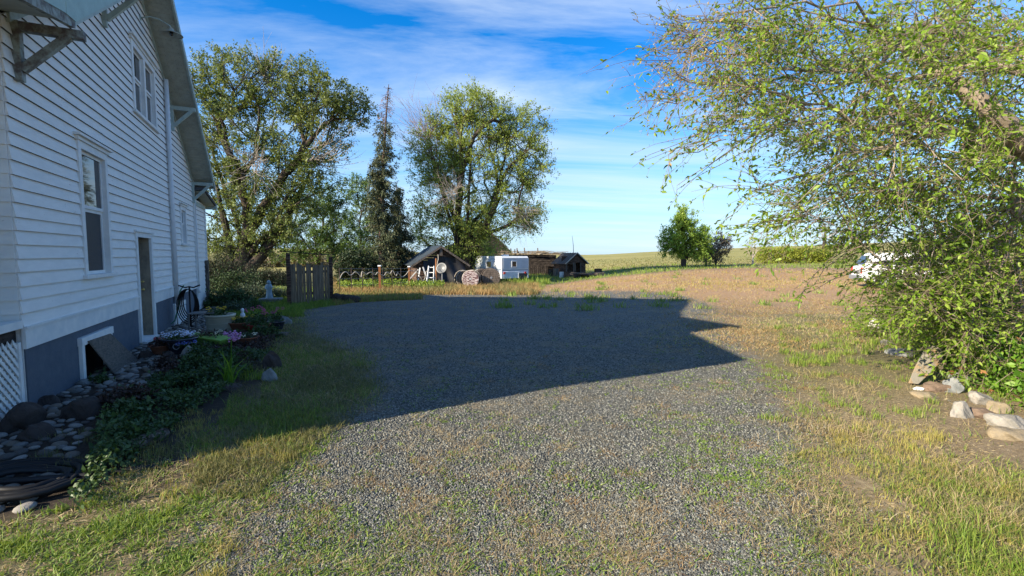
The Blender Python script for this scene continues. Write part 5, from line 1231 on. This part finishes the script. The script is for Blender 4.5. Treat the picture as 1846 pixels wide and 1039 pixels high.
rs_=[(1827,792,.34,.17,'rock_tan','long tan stone at the right edge of the picture'),(1812,768,.36,.17,'rock_pale','smooth cream stone lying on the tan one'),(1772,752,.34,.13,'rock_brown','reddish-brown flat stone of the right edging'),(1733,752,.24,.22,'rock_pale','upright speckled stone in the middle of the right edging'),(1768,728,.30,.17,'rock_pale','pale lichen-spotted rounded stone under the leaves'),(1718,706,.30,.28,'rock_grey','tall blue-grey stone in the right edging'),(1690,704,.34,.16,'rock_brown','tan-brown stone just right of the leaning slab'),(1655,703,.13,.05,'rock_white','small flat white stone by the tip of the leaning slab'),(1670,716,.28,.10,'rock_tan','low stone under the lower end of the leaning slab'),(1742,684,.4,.14,'rock_grey','grey stone behind the tall blue-grey one'),(1798,742,.24,.16,'rock_tan','yellowish stone beside the lichen-spotted one'),(1630,640,.5,.16,'rock_grey','flat grey stone past the leaning slab'),(1668,628,.42,.14,'rock_brown','brown stone past the leaning slab'),(1600,622,.34,.13,'rock_pale','pale stone below the white quartz block'),(1690,660,.38,.14,'rock_tan','tan stone hidden in grass behind the leaning slab'),(1640,612,.4,.16,'rock_brown','brown stone near the white quartz block'),(1602,632,.12,.07,'rock_tan','very small yellow stone near the white quartz block')]
for i,(px,py,w,h,mm,lab) in enumerate(rs_): rock('stone',lab,px,py,w,h,mm,30+i,GR,rng.random()*1.5-.7,.75,flat=.6,cat='stone')
rock('quartz_block','bright white quartz block near the tip of the branches',1585,592,.40,.33,'rock_white',60,None,.3,.8,flat=.9,cat='rock')
# leaning slab
m=MB(); pts=[at(*q) for q in ((1637,691,6.02),(1656,693,6.0),(1678,672,6.1),(1701,648,6.25),(1698,627,6.36),(1677,621,6.42),(1664,634,6.36),(1649,662,6.2))]
m.prism([tuple(p) for p in pts],(.045,.05,-.012)); o=obj('stone_slab',m,M['rock_rust'],None,bevel=.008); tag(o,'flat lichen-stained slab leaning on its edge beside the right stones','stone slab')
# big smooth fieldstone slabs in soil at far right
# ================================================================ cobbles between wall and bed
def cob():
    n=3400; u=rng.uniform(-2.75,10.5,n); nn_=rng.uniform(.03,1.25,n)**1.0
    lim=np.interp(u,[-4,-2.2,-1.2,-.3,.6,2,3.5,5,7,10],[.95,.95,.8,.66,.85,.95,.9,.9,1.1,.8]); k=(nn_<lim)&~((u>3.85)&(u<5.1)&(nn_<.12)); u,nn_=u[k],nn_[k]
    # spread them so they touch without stacking (simple dart relaxation)
    P=np.stack([u,nn_],1); keep=[]; grid={}; R_=[]
    for i in range(len(P)):
        r=rng.uniform(.032,.062); c=(int(P[i,0]/.13),int(P[i,1]/.13)); ok=True
        for a in (-1,0,1):
            for b in (-1,0,1):
                for j in grid.get((c[0]+a,c[1]+b),()):
                    if np.hypot(*(P[i]-P[j]))<(r+R_[keep.index(j)] if False else .075): ok=False
        if ok: keep.append(i); grid.setdefault(c,[]).append(i)
    P=P[keep]; x=W0[0]+DU[0]*P[:,0]+NU[0]*P[:,1]; y=W0[1]+DU[1]*P[:,0]+NU[1]*P[:,1]
    z=HT(x,y); d=np.hypot(x,y); o=np.argsort(d); x,y,z=x[o],y[o],z[o]
    px,py=proj(x,y,z); vis=(px>-20)
    x,y,z=x[vis],y[vis],z[vis]
    mats=[M['rock_grey'],M['rock_brown'],M['rock_pale'],M['rock_dark']]
    pal=mat('cobble_grey',(.13,.125,.115),.75,(.20,.19,.175),9,.4,40),mat('cobble_tan',(.20,.165,.125),.75,(.13,.11,.09),9,.4,40),mat('cobble_light',(.30,.28,.25),.75,(.22,.2,.18),9,.4,40),mat('cobble_dark',(.065,.055,.05),.75,(.11,.1,.09),9,.4,40)
    protos=[]
    for k in range(8):
        m=MB(); m.blob((0,0,0),(1,.72+.1*(k%3),.42+.06*(k%2)),k+200,2,.10,0,0,.9); me=bpy.data.meshes.new('cobble'); me.from_pydata(m.v,[],m.f); me.materials.append(pal[k%4]); me.polygons.foreach_set('use_smooth',[True]*len(me.polygons)); protos.append(me)
    nI=240
    for i in range(nI):
        o=bpy.data.objects.new('cobble',protos[rng.integers(8)]); link(o); s=rng.uniform(.040,.066)*(1.25 if rng.random()<.12 else 1); o.scale=(s,s,s*.9); o.rotation_euler=(rng.normal()*.15,rng.normal()*.15,rng.random()*6.28); o.location=(x[i],y[i],z[i]+.012)
        o['label']='smooth river cobble lying in the stone strip along the blue-grey foundation'; o['category']='cobble'; o['group']='river cobbles along the foundation'
    V0,F0=ICO[2]; F0=np.array(F0); x,y,z=x[nI:],y[nI:],z[nI:]; n=len(x); s=rng.uniform(.04,.07,n); a=rng.random(n)*6.28
    P=V0[None]*np.stack([s,s*rng.uniform(.6,.95,n),s*.42],1)[:,None,:]*(1+rng.normal(size=(n,len(V0),1))*.02); c,sn=np.cos(a)[:,None],np.sin(a)[:,None]
    P=np.stack([P[...,0]*c-P[...,1]*sn,P[...,0]*sn+P[...,1]*c,P[...,2]],-1)+np.stack([x,y,z+.01],1)[:,None,:]
    o=npobj('cobbles',P.reshape(-1,3),[(np.arange(n)[:,None,None]*len(V0)+F0[None]).reshape(-1,3)],COBBLE,attr=np.repeat(rng.random(n),len(V0)),smooth=True); tag(o,'river cobbles filling the rest of the strip along the house','cobbles',kind='stuff')
cob()
# ================================================================ flower pots and yard things
def flowers(root,c,rad,n,petal,size=.03,h=.0,name='flowers',leaf='cover',nl=260,ls=.05,lh=.1,cols=None):
    c=np.array(c,float); d=rng.normal(size=(nl,3)); d/=np.linalg.norm(d,axis=1)[:,None]; d[:,2]=abs(d[:,2]); P=c+d*np.array([rad,rad,lh])*rng.uniform(.3,1,(nl,1))
    V,f,r=leaf_mesh(P,ls,w=.5); npobj('foliage',V,[f],M[leaf],root,attr=r,L=np.array(root.location))
    if n:
        m=MB()
        for i in range(n):
            a=rng.random()*6.28; q=rad*math.sqrt(rng.random())*.95; p=c+np.array([math.cos(a)*q,math.sin(a)*q,lh*(.55+.5*rng.random())+h]); fx=rng.normal(size=3)*.5+np.array([.1,-.8,.5]); fx/=np.linalg.norm(fx)
            Mq=Vector(tuple(fx)).to_track_quat('Z','Y').to_matrix()
            for k in range(5): t=k*1.2566; e=Mq@Vector((math.cos(t)*size,math.sin(t)*size,.006)); m.blob(p+np.array(e),(size*.62,size*.62,size*.30),i*5+k,1,.05)
            if n<40: obj('bloom',m,M[petal],root); m=MB()
def pot(px,py,r0,r1,h,mm,label,name='flower_pot',cat='flower pot',group='planted pots by the door'):
    g=g1(px,py)+np.array([0,0,.03]); rt=empty(name,g,label,cat,group); m=MB(); m.lathe([(0,0),(r0,0),(r0*1.02,.01),(r1*.96,h*.86),(r1,h*.88),(r1*1.06,h*.90),(r1*1.07,h),(r1*.97,h),(r1*.93,h*.85),(0,h*.85)],g,28); obj('pot',m,M[mm],rt,True)
    m=MB(); m.lathe([(0,h*.87),(r1*.92,h*.86)],g,20); obj('soil',m,M['soil'],rt); return rt,g
rt,g=pot(326,640,.13,.25,.27,'bluepot','dark blue glazed bowl brimming with white and blue pansies')
m=MB()
for k in range(3):
    a=R(-70+k*55); c=g+np.array([math.cos(a)*.215,math.sin(a)*.215,.15]); t=np.array([-math.sin(a),math.cos(a),0]); m.tube([c+(t*math.cos(q)+np.array([0,0,1])*math.sin(q))*.045 for q in np.linspace(0,6.28,13)[:-1]],.008,5,closed=True)
obj('ring_pattern',m,M['grey'],rt)
flowers(rt,g+[0,0,.25],.26,34,'fl_whiteblue',.023,0,'white_pansies',nl=300,lh=.10); flowers(rt,g+[.16,-.10,.14],.15,18,'fl_blueviolet',.022,0,'blue_pansies',nl=90,lh=.08)
rt,g=pot(398,603,.235,.275,.40,'cream','large cream plastic tub with yellow flowers on the stone strip'); flowers(rt,g+[-.08,0,.38],.22,5,'fl_yellow',.034,.03,nl=420,lh=.13)
m=MB(); m.tube([g+np.array([.27*math.cos(a),.27*math.sin(a),.40-.03*abs(math.sin(a))]) for a in np.linspace(-.3,1.4,8)],.012,6); obj('handle',m,M['cream'],rt)
m=MB(); 
for zz in (.12,.22,.32): m.tube([g+np.array([(.24+.035*zz/.4)*math.cos(a),(.24+.035*zz/.4)*math.sin(a),zz]) for a in np.linspace(0,6.28,25)[:-1]],.005,4,closed=True)
obj('hoops',m,M['cream'],rt)
rt,g=pot(437,601,.17,.26,.22,'terra','wide terracotta bowl of small yellow flowers beside the cream tub'); flowers(rt,g+[0,0,.20],.24,12,'fl_yellow',.025,0,nl=360,lh=.12)
rt,g=pot(467,604,.17,.22,.20,'redpot','dark red glazed bowl with pink blooms'); flowers(rt,g+[0,0,.18],.30,7,'fl_pink',.034,.08,nl=620,lh=.28)
rt,g=pot(448,627,.10,.17,.17,'terra','small rust-coloured bowl of pale succulents in front of the larger terracotta bowl'); flowers(rt,g+[0,0,.16],.15,6,'fl_pale',.02,0,leaf='sage',nl=160,lh=.07)
rt,g=pot(497,596,.14,.2,.18,'bluepot','dark low pot with a few pink blooms at the driveway side'); flowers(rt,g+[0,0,.2],.2,6,'fl_pink',.028,.05,nl=300,lh=.2)
rt,g=pot(292,640,.12,.17,.14,'terra','low dark pot with russet foliage beside the door step'); flowers(rt,g+[0,0,.14],.17,5,'fl_red',.02,0,leaf='coverdark',nl=260,lh=.12)
# lime planter
g=g1(378,628); f=Fr(g,R(-12)); pl=empty('planter',g,'lime green plastic planter lying low among the stones','planter','planted pots by the door')
m=MB(); m.hexa([f(-.26,-.08,.02),f(.28,-.08,.0),f(.28,.14,.0),f(-.26,.14,.02),f(-.36,-.14,.24),f(.36,-.14,.17),f(.36,.2,.17),f(-.36,.2,.24)]); obj('trough',m,M['lime'],pl,bevel=.01)
m=MB(); m.hexa([f(-.38,-.16,.235),f(.38,-.16,.165),f(.38,.22,.165),f(-.38,.22,.235),f(-.38,-.16,.255),f(.38,-.16,.185),f(.38,.22,.185),f(-.38,.22,.255)]); obj('rim',m,M['lime'],pl)
flowers(pl,np.array(f(0,.03,.24)),.28,7,'fl_pale',.02,0,leaf='coverdark',nl=160,lh=.07)
# metal side table
g=g1(369,604); f=Fr(g,R(15)); tb=empty('side_table',g,'small dark metal garden table on the stones before the foundation','garden table')
m=MB(); f.box(m,-.23,.23,-.2,.2,.46,.48)
obj('table_top',m,M['chrome'],tb)
for x in (-.21,.21):
    for y in (-.18,.18): m=MB(); m.bar(f(x*1.05,y*1.05,0),f(x,y,.46),.025); obj('leg',m,M['chrome'],tb)
m=MB(); m.bar(f(-.21,-.18,.12),f(.21,-.18,.12),.015); m.bar(f(-.21,-.18,.12),f(-.21,.18,.12),.015); m.bar(f(.21,-.18,.12),f(.21,.18,.12),.015); obj('stretcher',m,M['chrome'],tb)
# weathered boards
for (a,c,lab) in (((440,606),(516,607),'weathered grey plank lying across the end of the flower bed'),((300,640),(390,640),'short grey board behind the pale round stone'),((378,560),(410,553),'dark old timber lying by the far corner of the house')):
    A_=g1(*a);B_=g1(*c); m=MB(); m.bar(A_+[0,0,.05],B_+[0,0,.05],.20,.06); o=simple('plank',lab,'plank',m,M['wood_grey'])
# white garden figurine
g=g1(438,583); m=MB(); m.lathe([(0,0),(.07,0),(.075,.03),(.05,.06),(.045,.14),(.06,.19),(.05,.24),(.025,.27),(.035,.30),(.04,.33),(.028,.37),(0,.385)],g,14); simple('garden_figurine','tiny white garden figurine among the flower pots','figurine',m,M['white'],smooth=True)
# statue of a robed figure on its pedestal
g=g1(486,546); H_=.62; st=empty('garden_statue',g+np.array([0,0,.17]),'small pale blue robed statue with one hand held out, on a stone block','statue')
b_=g+np.array([0,0,.17]); m=MB(); ring=[]
prof=[(.0,.12,.10),(.06,.115,.095),(.16,.095,.08),(.28,.09,.075),(.36,.10,.075),(.44,.105,.07),(.49,.085,.06),(.515,.04,.038),(.54,.045,.045),(.575,.055,.058),(.61,.05,.055),(.64,.025,.03)]
vs=[];fs=[];n_=20
for i,(z,rx,ry) in enumerate(prof):
    for k in range(n_):
        a=6.2832*k/n_; fold=1+(.07*math.sin(a*7+z*5) if z<.36 else 0); vs.append(b_+np.array([rx*math.cos(a)*fold,ry*math.sin(a)*fold-.01*(z>.5),z]))
for i in range(len(prof)-1):
    for k in range(n_): fs.append((i*n_+k,i*n_+(k+1)%n_,(i+1)*n_+(k+1)%n_,(i+1)*n_+k))
fs.append(tuple(range((len(prof)-1)*n_,len(prof)*n_))); m.add(vs,fs)
m.tube([b_+[.07,-.01,.46],b_+[.12,-.05,.37],b_+[.19,-.09,.40],b_+[.235,-.10,.41]],[.035,.03,.022,.014],8)
m.tube([b_+[-.08,-.01,.46],b_+[-.10,-.06,.36],b_+[-.03,-.11,.34],b_+[0,-.12,.355]],[.035,.03,.022,.014],8)
for k in range(4): m.tube([b_+[.23,-.10+.008*(k-1.5),.41],b_+[.255,-.105+.012*(k-1.5),.415],b_+[.27,-.105+.014*(k-1.5),.42-.004*k]],[.005,.005,.003],5)
m.tube([b_+[.225,-.11,.415],b_+[.24,-.125,.43]],[.005,.003],5)
m.blob(b_+np.array([0,-.068,.575]),(.010,.014,.014),2,1,0)
obj('figure',m,M['statue'],st,True)
m=MB(); 
for k in range(9): m.tube([b_+np.array([.052*math.cos(a),.055*math.sin(a),.60-.0*k]) for a in [R(200-k*0)+k*.35,R(200)+k*.35+.1]]+[b_+np.array([.055*math.cos(R(200)+k*.35),.06*math.sin(R(200)+k*.35)+.01,.50])],.014,5)
obj('veil',m,M['statue'],st,True)
m=MB(); f=Fr(g,R(10)); f.box(m,-.26,.36,-.2,.2,-.02,.10); f.box(m,-.30,.40,-.23,.23,.10,.165); tag(obj('pedestal_block',m,M['rock_grey'],None,bevel=.01),'low grey block carrying the blue statue','pedestal')
# hose stand with coiled hoses by the second basement opening
g=np.array(W(6.35,.42,float(HT(*W(6.35,.42,0)[:2])))); hs_=empty('hose_stand',g,'black metal hose stand hung with dark and green hoses against the foundation','hose stand')
m=MB(); m.tube([g,g+[0,0,.95]],.018,8); m.tube([g+[-.25,.0,.98],g+[-.1,0,.93],g+[0,0,.95],g+[.1,0,.93],g+[.25,0,.99]],.016,8); m.tube([g+[-.2,-.1,0],g+[0,0,.03],g+[.2,-.08,0]],.014,6); obj('stand',m,M['rubber'],hs_,True)
m=MB()
for k in range(5):
    w=.14+.03*k; h=.62+.05*k; m.tube([g+np.array([w*math.cos(a),-.03-.012*k,.90-h/2+h/2*math.sin(a)]) for a in np.linspace(0,6.28,19)[:-1]],.012,6,closed=True)
obj('black_hose',m,M['rubber'],hs_,True)
m=MB(); m.tube([g+[-.16,.05,.98],g+[-.22,.0,.85],g+[-.26,-.02,.5],g+[-.34,-.05,.15],g+[-.48,-.1,.02],g+[-.8,-.05,.015],g+[-1.0,.1,.015]],.014,8); obj('green_hose',m,M['green_hose'],hs_,True)
# thick black coil bottom left
c=g1(42,876); m=MB(); pts=[]
for i in range(96):
    a=i*.30; r_=.19+.0021*i+.02*math.sin(i*.7); pts.append(c+np.array([r_*1.25*math.cos(a)+.03*math.sin(i*.21),r_*math.sin(a),.025+.028*(i%21)/21*3*.6+.012*math.sin(i*.9)]))
pts+= [c+[.48,.12,.03],c+[.62,.22,.02],c+[.78,.27,.015]]
m.tube(pts,.024,8); simple('pipe_coil','coil of thick black irrigation pipe on the dirt at the lower left','pipe coil',m,M['rubber'],smooth=True)
# edging log
A_=g1(196,832);B_=g1(298,786); m=MB(); m.tube([A_+[0,0,.03],(A_+B_)/2+[0,0,.04],B_+[0,0,.03]],[.06,.068,.05],9); simple('edging_log','grey log edging the dark ground cover at the lower left','log',m,M['wood_grey'])
# iris with lilac flower
g=g1(414,694); ir=empty('iris_plant',g,'strap-leaved plant with one lilac flower head on a tall stalk','flowering plant')
n=26; a=rng.random(n)*6.28; V,q,t,r=blades(g[0]+np.cos(a)*.05,g[1]+np.sin(a)*.05,.36,.028,.55,z=np.full(n,g[2])); npobj('leaves',V,[q,t],M['leaf_shrub'],ir,attr=r,L=g)
m=MB(); top=at(417,606,g[1]-.05); m.tube([g,(g+top)/2+[.01,0,.0],top],[.009,.008,.006],6); obj('stalk',m,M['leaf_shrub'],ir)
m=MB()
for i in range(22):
    d=rng.normal(size=3); d/=np.linalg.norm(d); p=top+d*np.array([.10,.08,.055])
    for k in range(3): m.blob(p+rng.normal(size=3)*.012,(.016,.016,.010),i*3+k,1,.1)
    m.bar(top-[0,0,.02],p,.004)
obj('flower_head',m,M['fl_lilac'],ir)
# bronze plant and ground cover
for (px,py,rx,rz,ml,lab,n) in [(228,738,.34,.20,'coverdark','reddish bronze leafy plant beside the big dark boulder',2600),(300,665,.26,.12,'coverdark','low bronze plant near the door step',900),(480,610,.35,.25,'cover','dense green plant at the driveway end of the planks',1600),(455,560,.5,.32,'cover','leafy green plant behind the flower bowls',2000),(424,565,.5,.35,'sage','grey-green bushy plant left of the little figurine',2000),(185,690,.12,.06,'cover','small weed at the edge of the plywood sheet',200)]:
    g=g1(px,py); mound('garden_plant',lab,'plant',g,(rx,rx*.8,rz),M[ml],n,.045 if ml!='cover' else .05,w=.5)
def bedcover():
    n=110000; u=rng.uniform(-3.,4.2,n); nn_=rng.uniform(.75,2.6,n)
    lo=np.interp(u,[-3,-2.2,-1.2,-.3,.6,2,3.5,4.2],[1.2,1.1,.85,.7,.85,1.0,1.2,1.5]); hi=np.interp(u,[-3,-2.,-1.,.5,2,3,4.2],[1.35,1.45,1.75,2.05,2.25,2.35,2.2])
    x=W0[0]+DU[0]*u+NU[0]*nn_; y=W0[1]+DU[1]*u+NU[1]*nn_
    e=np.minimum(ss(0,.15,nn_-lo),1-ss(-.25,.05,nn_-hi)); k=rng.random(n)<e*np.clip((fbm(x,y,.3,8)-.28)*3.2,0,1)
    x,y,u,nn_=x[k],y[k],u[k],nn_[k]; zb=HT(x,y); hh=.05+.14*fbm(x,y,.45,12)**1.5*2; z=zb+hh*rng.random(len(x))**.6
    pur=(fbm(x,y,.8,77)>.56)&(u>-.8)
    for nm,lab,sel,mm,sz in (('ground_cover','dark green ground cover carpeting the shaded bed',~pur,'cover',.040),('ground_cover','patches of bronze-purple ground cover in the shaded bed',pur,'coverdark',.030)):
        V,f,r=leaf_mesh(np.stack([x[sel],y[sel],z[sel]],1),sz,w=.6,zb=1.8); o=npobj(nm,V,[f],M[mm],attr=r); tag(o,lab,'ground cover',kind='stuff')
bedcover()

# ================================================================ grass and weeds
def zone(x,y): return zones(x,y)
GR_=dict(green=[],shade=[],dry=[],straw=[],brown=[],weed=[])
# 1 small weeds and straw tufts in the gravel
x,y=scatter(26000,-60,1900,548,1120,.75); z_,px,py,n,u=zone(x,y); side_=np.clip(np.abs(px-950)/480,0,1.3)
k=(rng.random(len(x))<(.14+.5*side_**2)*(.3+1.7*(fbm(x,y,.9,21)>.5)))&(z_['gravel']>.3)&(y<16); cx,cy=x[k],y[k]
a,b=clump(cx,cy,9,.022); GR_['weed'].append(blades(a,b,.024,.012,1.2))
x,y=scatter(4200,200,1700,560,1100,.7); z_,*_q=zone(x,y); k=(z_['gravel']>.3)&(fbm(x,y,.7,51)>.55)&(y<14); a,b=clump(x[k],y[k],12,.04); GR_['straw'].append(blades(a,b,.035,.003,1.9))
x,y=scatter(150,420,1560,640,1060,.8); a,b=clump(x,y,70,.06); GR_['brown'].append(blades(a,b,.035,.0035,2.))
x,y=scatter(120,420,1560,640,1060,.8); a,b=clump(x,y,60,.05); GR_['straw'].append(blades(a,b,.035,.0035,2.))
# 2 lower left lit weeds/grass
x,y=scatter(26000,-150,640,760,1150,.8); z_,px,py,n,u=zone(x,y)
k=(z_['gravel']<.75)&((n>1.25)|(u<-2.85))&(rng.random(len(x))<.06+.36*(fbm(x,y,.35,61)>.52)); a,b=clump(x[k],y[k],6,.022); GR_['weed'].append(blades(a,b,.034,.011,1.1))
k2=k&(fbm(x,y,.6,62)>.58); a,b=clump(x[k2],y[k2],3,.02); GR_['green'].append(blades(a,b,.055,.006,.8))
k3=k&(fbm(x,y,.55,63)>.52); a,b=clump(x[k3],y[k3],5,.04); GR_['straw'].append(blades(a,b,.05,.004,1.6))
x,y=scatter(2600,-60,420,860,1100); z_,px,py,n,u=zone(x,y); k=(n>1.3)&(fbm(x,y,.4,64)>.72); a,b=clump(x[k],y[k],10,.03); GR_['dry'].append(blades(a,b,.06,.004,.7))
# 3 shaded verge between bed and gravel
x,y=scatter(52000,60,760,545,900,.7); z_,px,py,n,u=zone(x,y)
k=(n>1.9)&(z_['gravel']<.62)&(y<18)&(rng.random(len(x))<np.clip((fbm(x,y,.7,71)-.22)*2.4,.15,1)); x,y=x[k],y[k]
GR_['shade'].append(blades(np.repeat(x,2)+rng.normal(size=2*len(x))*.015,np.repeat(y,2)+rng.normal(size=2*len(x))*.015,.055,.006,.9)); k=fbm(x,y,.8,72)>.56; a,b=clump(x[k],y[k],2,.02); GR_['green'].append(blades(a,b,.06,.006,.8))
x,y=scatter(34000,470,740,556,760,.9); z_,px,py,n,u=zone(x,y); k=(n>1.9)&(z_['gravel']<.8)&(rng.random(len(x))<(1-z_['gravel']*.8)*(1-ss(690,760,py))*(1-ss(660,740,px))); x,y=x[k],y[k]; t_=fbm(x,y,.6,73)+rng.normal(size=len(x))*.1; GR_['shade'].append(blades(x[t_<.52],y[t_<.52],.06,.008,.9)); GR_['straw'].append(blades(x[t_>.5],y[t_>.5],.05,.006,1.4)); GR_['green'].append(blades(x[t_>.6],y[t_>.6]+.02,.06,.008,.8))
x,y=scatter(46000,1120,1700,530,650,.9); z_,px,py,n,u=zone(x,y); k=(rng.random(len(x))<(1-z_['gravel']*.75)*(1-ss(585,650,py))*ss(1120,1260,px)*ss(528,545,py)); x,y=x[k],y[k]; t_=fbm(x,y,1.1,74)+rng.normal(size=len(x))*.1; GR_['shade'].append(blades(x[t_<.44],y[t_<.44],.05,.011,1.1)); GR_['straw'].append(blades(x[t_>.40],y[t_>.40],.05,.009,1.6)); GR_['weed'].append(blades(x[t_>.68],y[t_>.68]+.02,.035,.014,1.)); k=fbm(x,y,1.6,75)>.45; GR_['brown'].append(blades(x[k]+.03,y[k],.045,.010,1.4))
# 4 lawn and tall weeds beyond the gravel on the left
x,y=scatter(26000,330,800,518,572); z_,px,py,n,u=zone(x,y); k=(z_['gravel']<.5)&(n>.9)&(y>9); a,b=clump(x[k],y[k],2,.05); GR_['green'].append(blades(a,b,.12,.014,.6)); k&=px>600; a,b=clump(x[k],y[k],2,.05); GR_['shade'].append(blades(a,b,.14,.012,.6)); a,b=clump(x[k],y[k],2,.05); GR_['brown'].append(blades(a,b,.13,.012,.6))
x,y=scatter(20000,600,970,500,532); z_,px,py,n,u=zone(x,y); a,b=clump(x,y,2,.08); k=fbm(a,b,1.2,81)>.47; k&=rng.random(len(a))<.55; GR_['shade'].append(blades(a[k],b[k],.24,.02,.5)); GR_['brown'].append(blades(a[~k],b[~k],.20,.018,.7))
x,y=scatter(2600,800,990,503,513); GR_['green'].append(blades(x,y,.42,.035,.4)); GR_['weed'].append(blades(x+.1,y,.34,.03,.6))
# broad leafy weeds at the foot of the posts
x,y=scatter(15000,610,800,508,524); k=fbm(x,y,1.,82)>.4; P=np.stack([x,y,HT(x,y)+rng.random(len(x))*.38],1)[k]; V,f,r=leaf_mesh(P,.11,w=.6); o=npobj('weeds',V,[f],M['grass_green'],attr=r); tag(o,'rank leafy weeds around the feet of the rope posts','weeds',kind='stuff')
# 5 brown cheat grass field
x,y=scatter(60000,560,1900,484,575,1.1); z_,px,py,n,u=zone(x,y); k=(rng.random(len(x))<z_['brown']*(1-.8*ss(512,535,py)))&(y<75)&(y>9); x,y=x[k],y[k]; sz=np.clip(y/24,.5,2.2)
GR_['brown'].append(blades(x,y,.08*sz**.5,.015*sz,1.)); k=fbm(x,y,2.5,91)>.53; x2,y2=x[k]+.05,y[k]; GR_['dry'].append(blades(x2,y2,.09,.018*np.clip(y2/24,.5,2),.8)); k=fbm(x,y,1.7,92)>.58; GR_['straw'].append(blades(x[k],y[k]+.05,.09,.016*np.clip(y[k]/24,.5,2),.8))
# scattered taller green weeds in it
x,y=scatter(90,900,1560,490,560); a,b=clump(x,y,30,.12); k=a<1e9; GR_['weed'].append(blades(a[k],b[k],.17,.025,.6))
# 6 green band and pasture beyond
x,y=scatter(42000,900,1900,463,515,1.); z_,px,py,n,u=zone(x,y); k=(z_['brown']<.4)&(y<140)&(y>20); x,y=x[k],y[k]; sz=np.clip(y/30,.8,3.); g_=(y<62); GR_['green'].append(blades(x[g_],y[g_],.15*sz[g_]**.5,.03*sz[g_],.6)); GR_['shade'].append(blades(x[~g_],y[~g_],.12,.05*sz[~g_],.9))
# 7 right verge: mixed grass
x,y=scatter(40000,1000,1960,560,1130,.75); z_,px,py,n,u=zone(x,y); e=np.clip(1-z_['gravel']*1.1,0,1)*(.15+.85*ss(1250,1600,px))
bare_=ss(1480,1640,px)*ss(600,660,py)*(1-ss(820,900,py))*.88
k=(rng.random(len(x))<e*(1-bare_)*np.clip((fbm(x,y,.6,101)-.2)*2.2,.08,1))&(y<16); x,y,px_,py_=x[k],y[k],px[k],py[k]
a,b=clump(x,y,2,.03); GR_['shade'].append(blades(a,b,.05,.006,1.1)); k=fbm(x,y,.7,102)+rng.normal(size=len(x))*.08>.5; a,b=clump(x[k],y[k],2,.03); GR_['dry'].append(blades(a,b,.045,.004,1.))
k=(fbm(x,y,.9,103)+rng.normal(size=len(x))*.07>.56); a,b=clump(x[k],y[k],2,.03); GR_['green'].append(blades(a,b,.06,.006,.8)); k=fbm(x,y,.5,104)>.57; a,b=clump(x[k],y[k],2,.05); GR_['straw'].append(blades(a,b,.08,.004,1.4))
# tall pale clumps
for (n_,x0,x1,y0,y1,h,w,key,sd) in ((60,1440,1720,760,860,.06,.0035,'dry',110),(46,1560,1846,850,990,.055,.0035,'dry',111),(60,1400,1560,570,660,.10,.007,'green',112),(14,1700,1860,930,1060,.09,.004,'green',113),(40,1560,1700,560,640,.13,.009,'green',114),(40,1380,1620,640,760,.06,.005,'green',115),(30,1600,1850,640,760,.09,.005,'green',116),(50,60,560,780,860,.07,.004,'shade',117),(8,390,470,640,700,.12,.008,'green',118),(50,240,560,740,830,.06,.0035,'dry',119)):
    x,y=scatter(n_,x0,x1,y0,y1); a,b=clump(x,y,46,.045); GR_[key].append(blades(a,b,h,w,.38))
x,y=scatter(30000,-120,760,800,1130,.8); z_,px,py,n,u=zone(x,y); k=((n>1.4)|(u<-2.9))&(z_['gravel']<.8)&(rng.random(len(x))<.8); x,y=x[k],y[k]; a=rng.random(len(x))*6.28; P=np.stack([x,y,HT(x,y)+.006],1); V,f,r=leaf_mesh(P,.04,axis=np.stack([np.cos(a),np.sin(a),rng.normal(size=len(x))*.2],1),w=.10,zb=3.); o=npobj('thatch',V,[f],M['grass_straw'],attr=r); tag(o,'dead grass thatch lying on the ground at the lower left','thatch',kind='stuff')
# dead needles / litter on the bare dirt at the right
x,y=scatter(34000,1400,1960,600,1000,.8); z_,px,py,n,u=zone(x,y); k=(z_['gravel']<.5)&(y<13); x,y=x[k],y[k]; a=rng.random(len(x))*6.28; P=np.stack([x,y,HT(x,y)+.004],1); V,f,r=leaf_mesh(P,.035,axis=np.stack([np.cos(a),np.sin(a),rng.normal(size=len(x))*.15],1),w=.14,zb=3.); o=npobj('litter',V,[f],M['grass_straw'],attr=r); tag(o,'dead stems and leaf litter on the bare dirt by the right stones','leaf litter',kind='stuff')
for key,mm,lab in (('green','grass_green','fresh green grass tufts around the yard'),('shade','grass_shade','thin mixed grass along the verges of the driveway'),('dry','grass_dry','yellowing grass clumps at the driveway edges'),('straw','grass_straw','dead straw tufts in and beside the gravel'),('brown','grass_brown','reddish-brown cheat grass beyond the gravel'),('weed','weed','tiny green weeds coming up through the gravel')):
    V,F_,r=mergeb(GR_[key]); stuff('weeds' if key=='weed' else 'grass',lab,'weeds' if key=='weed' else 'grass',V,F_,M[mm],r)
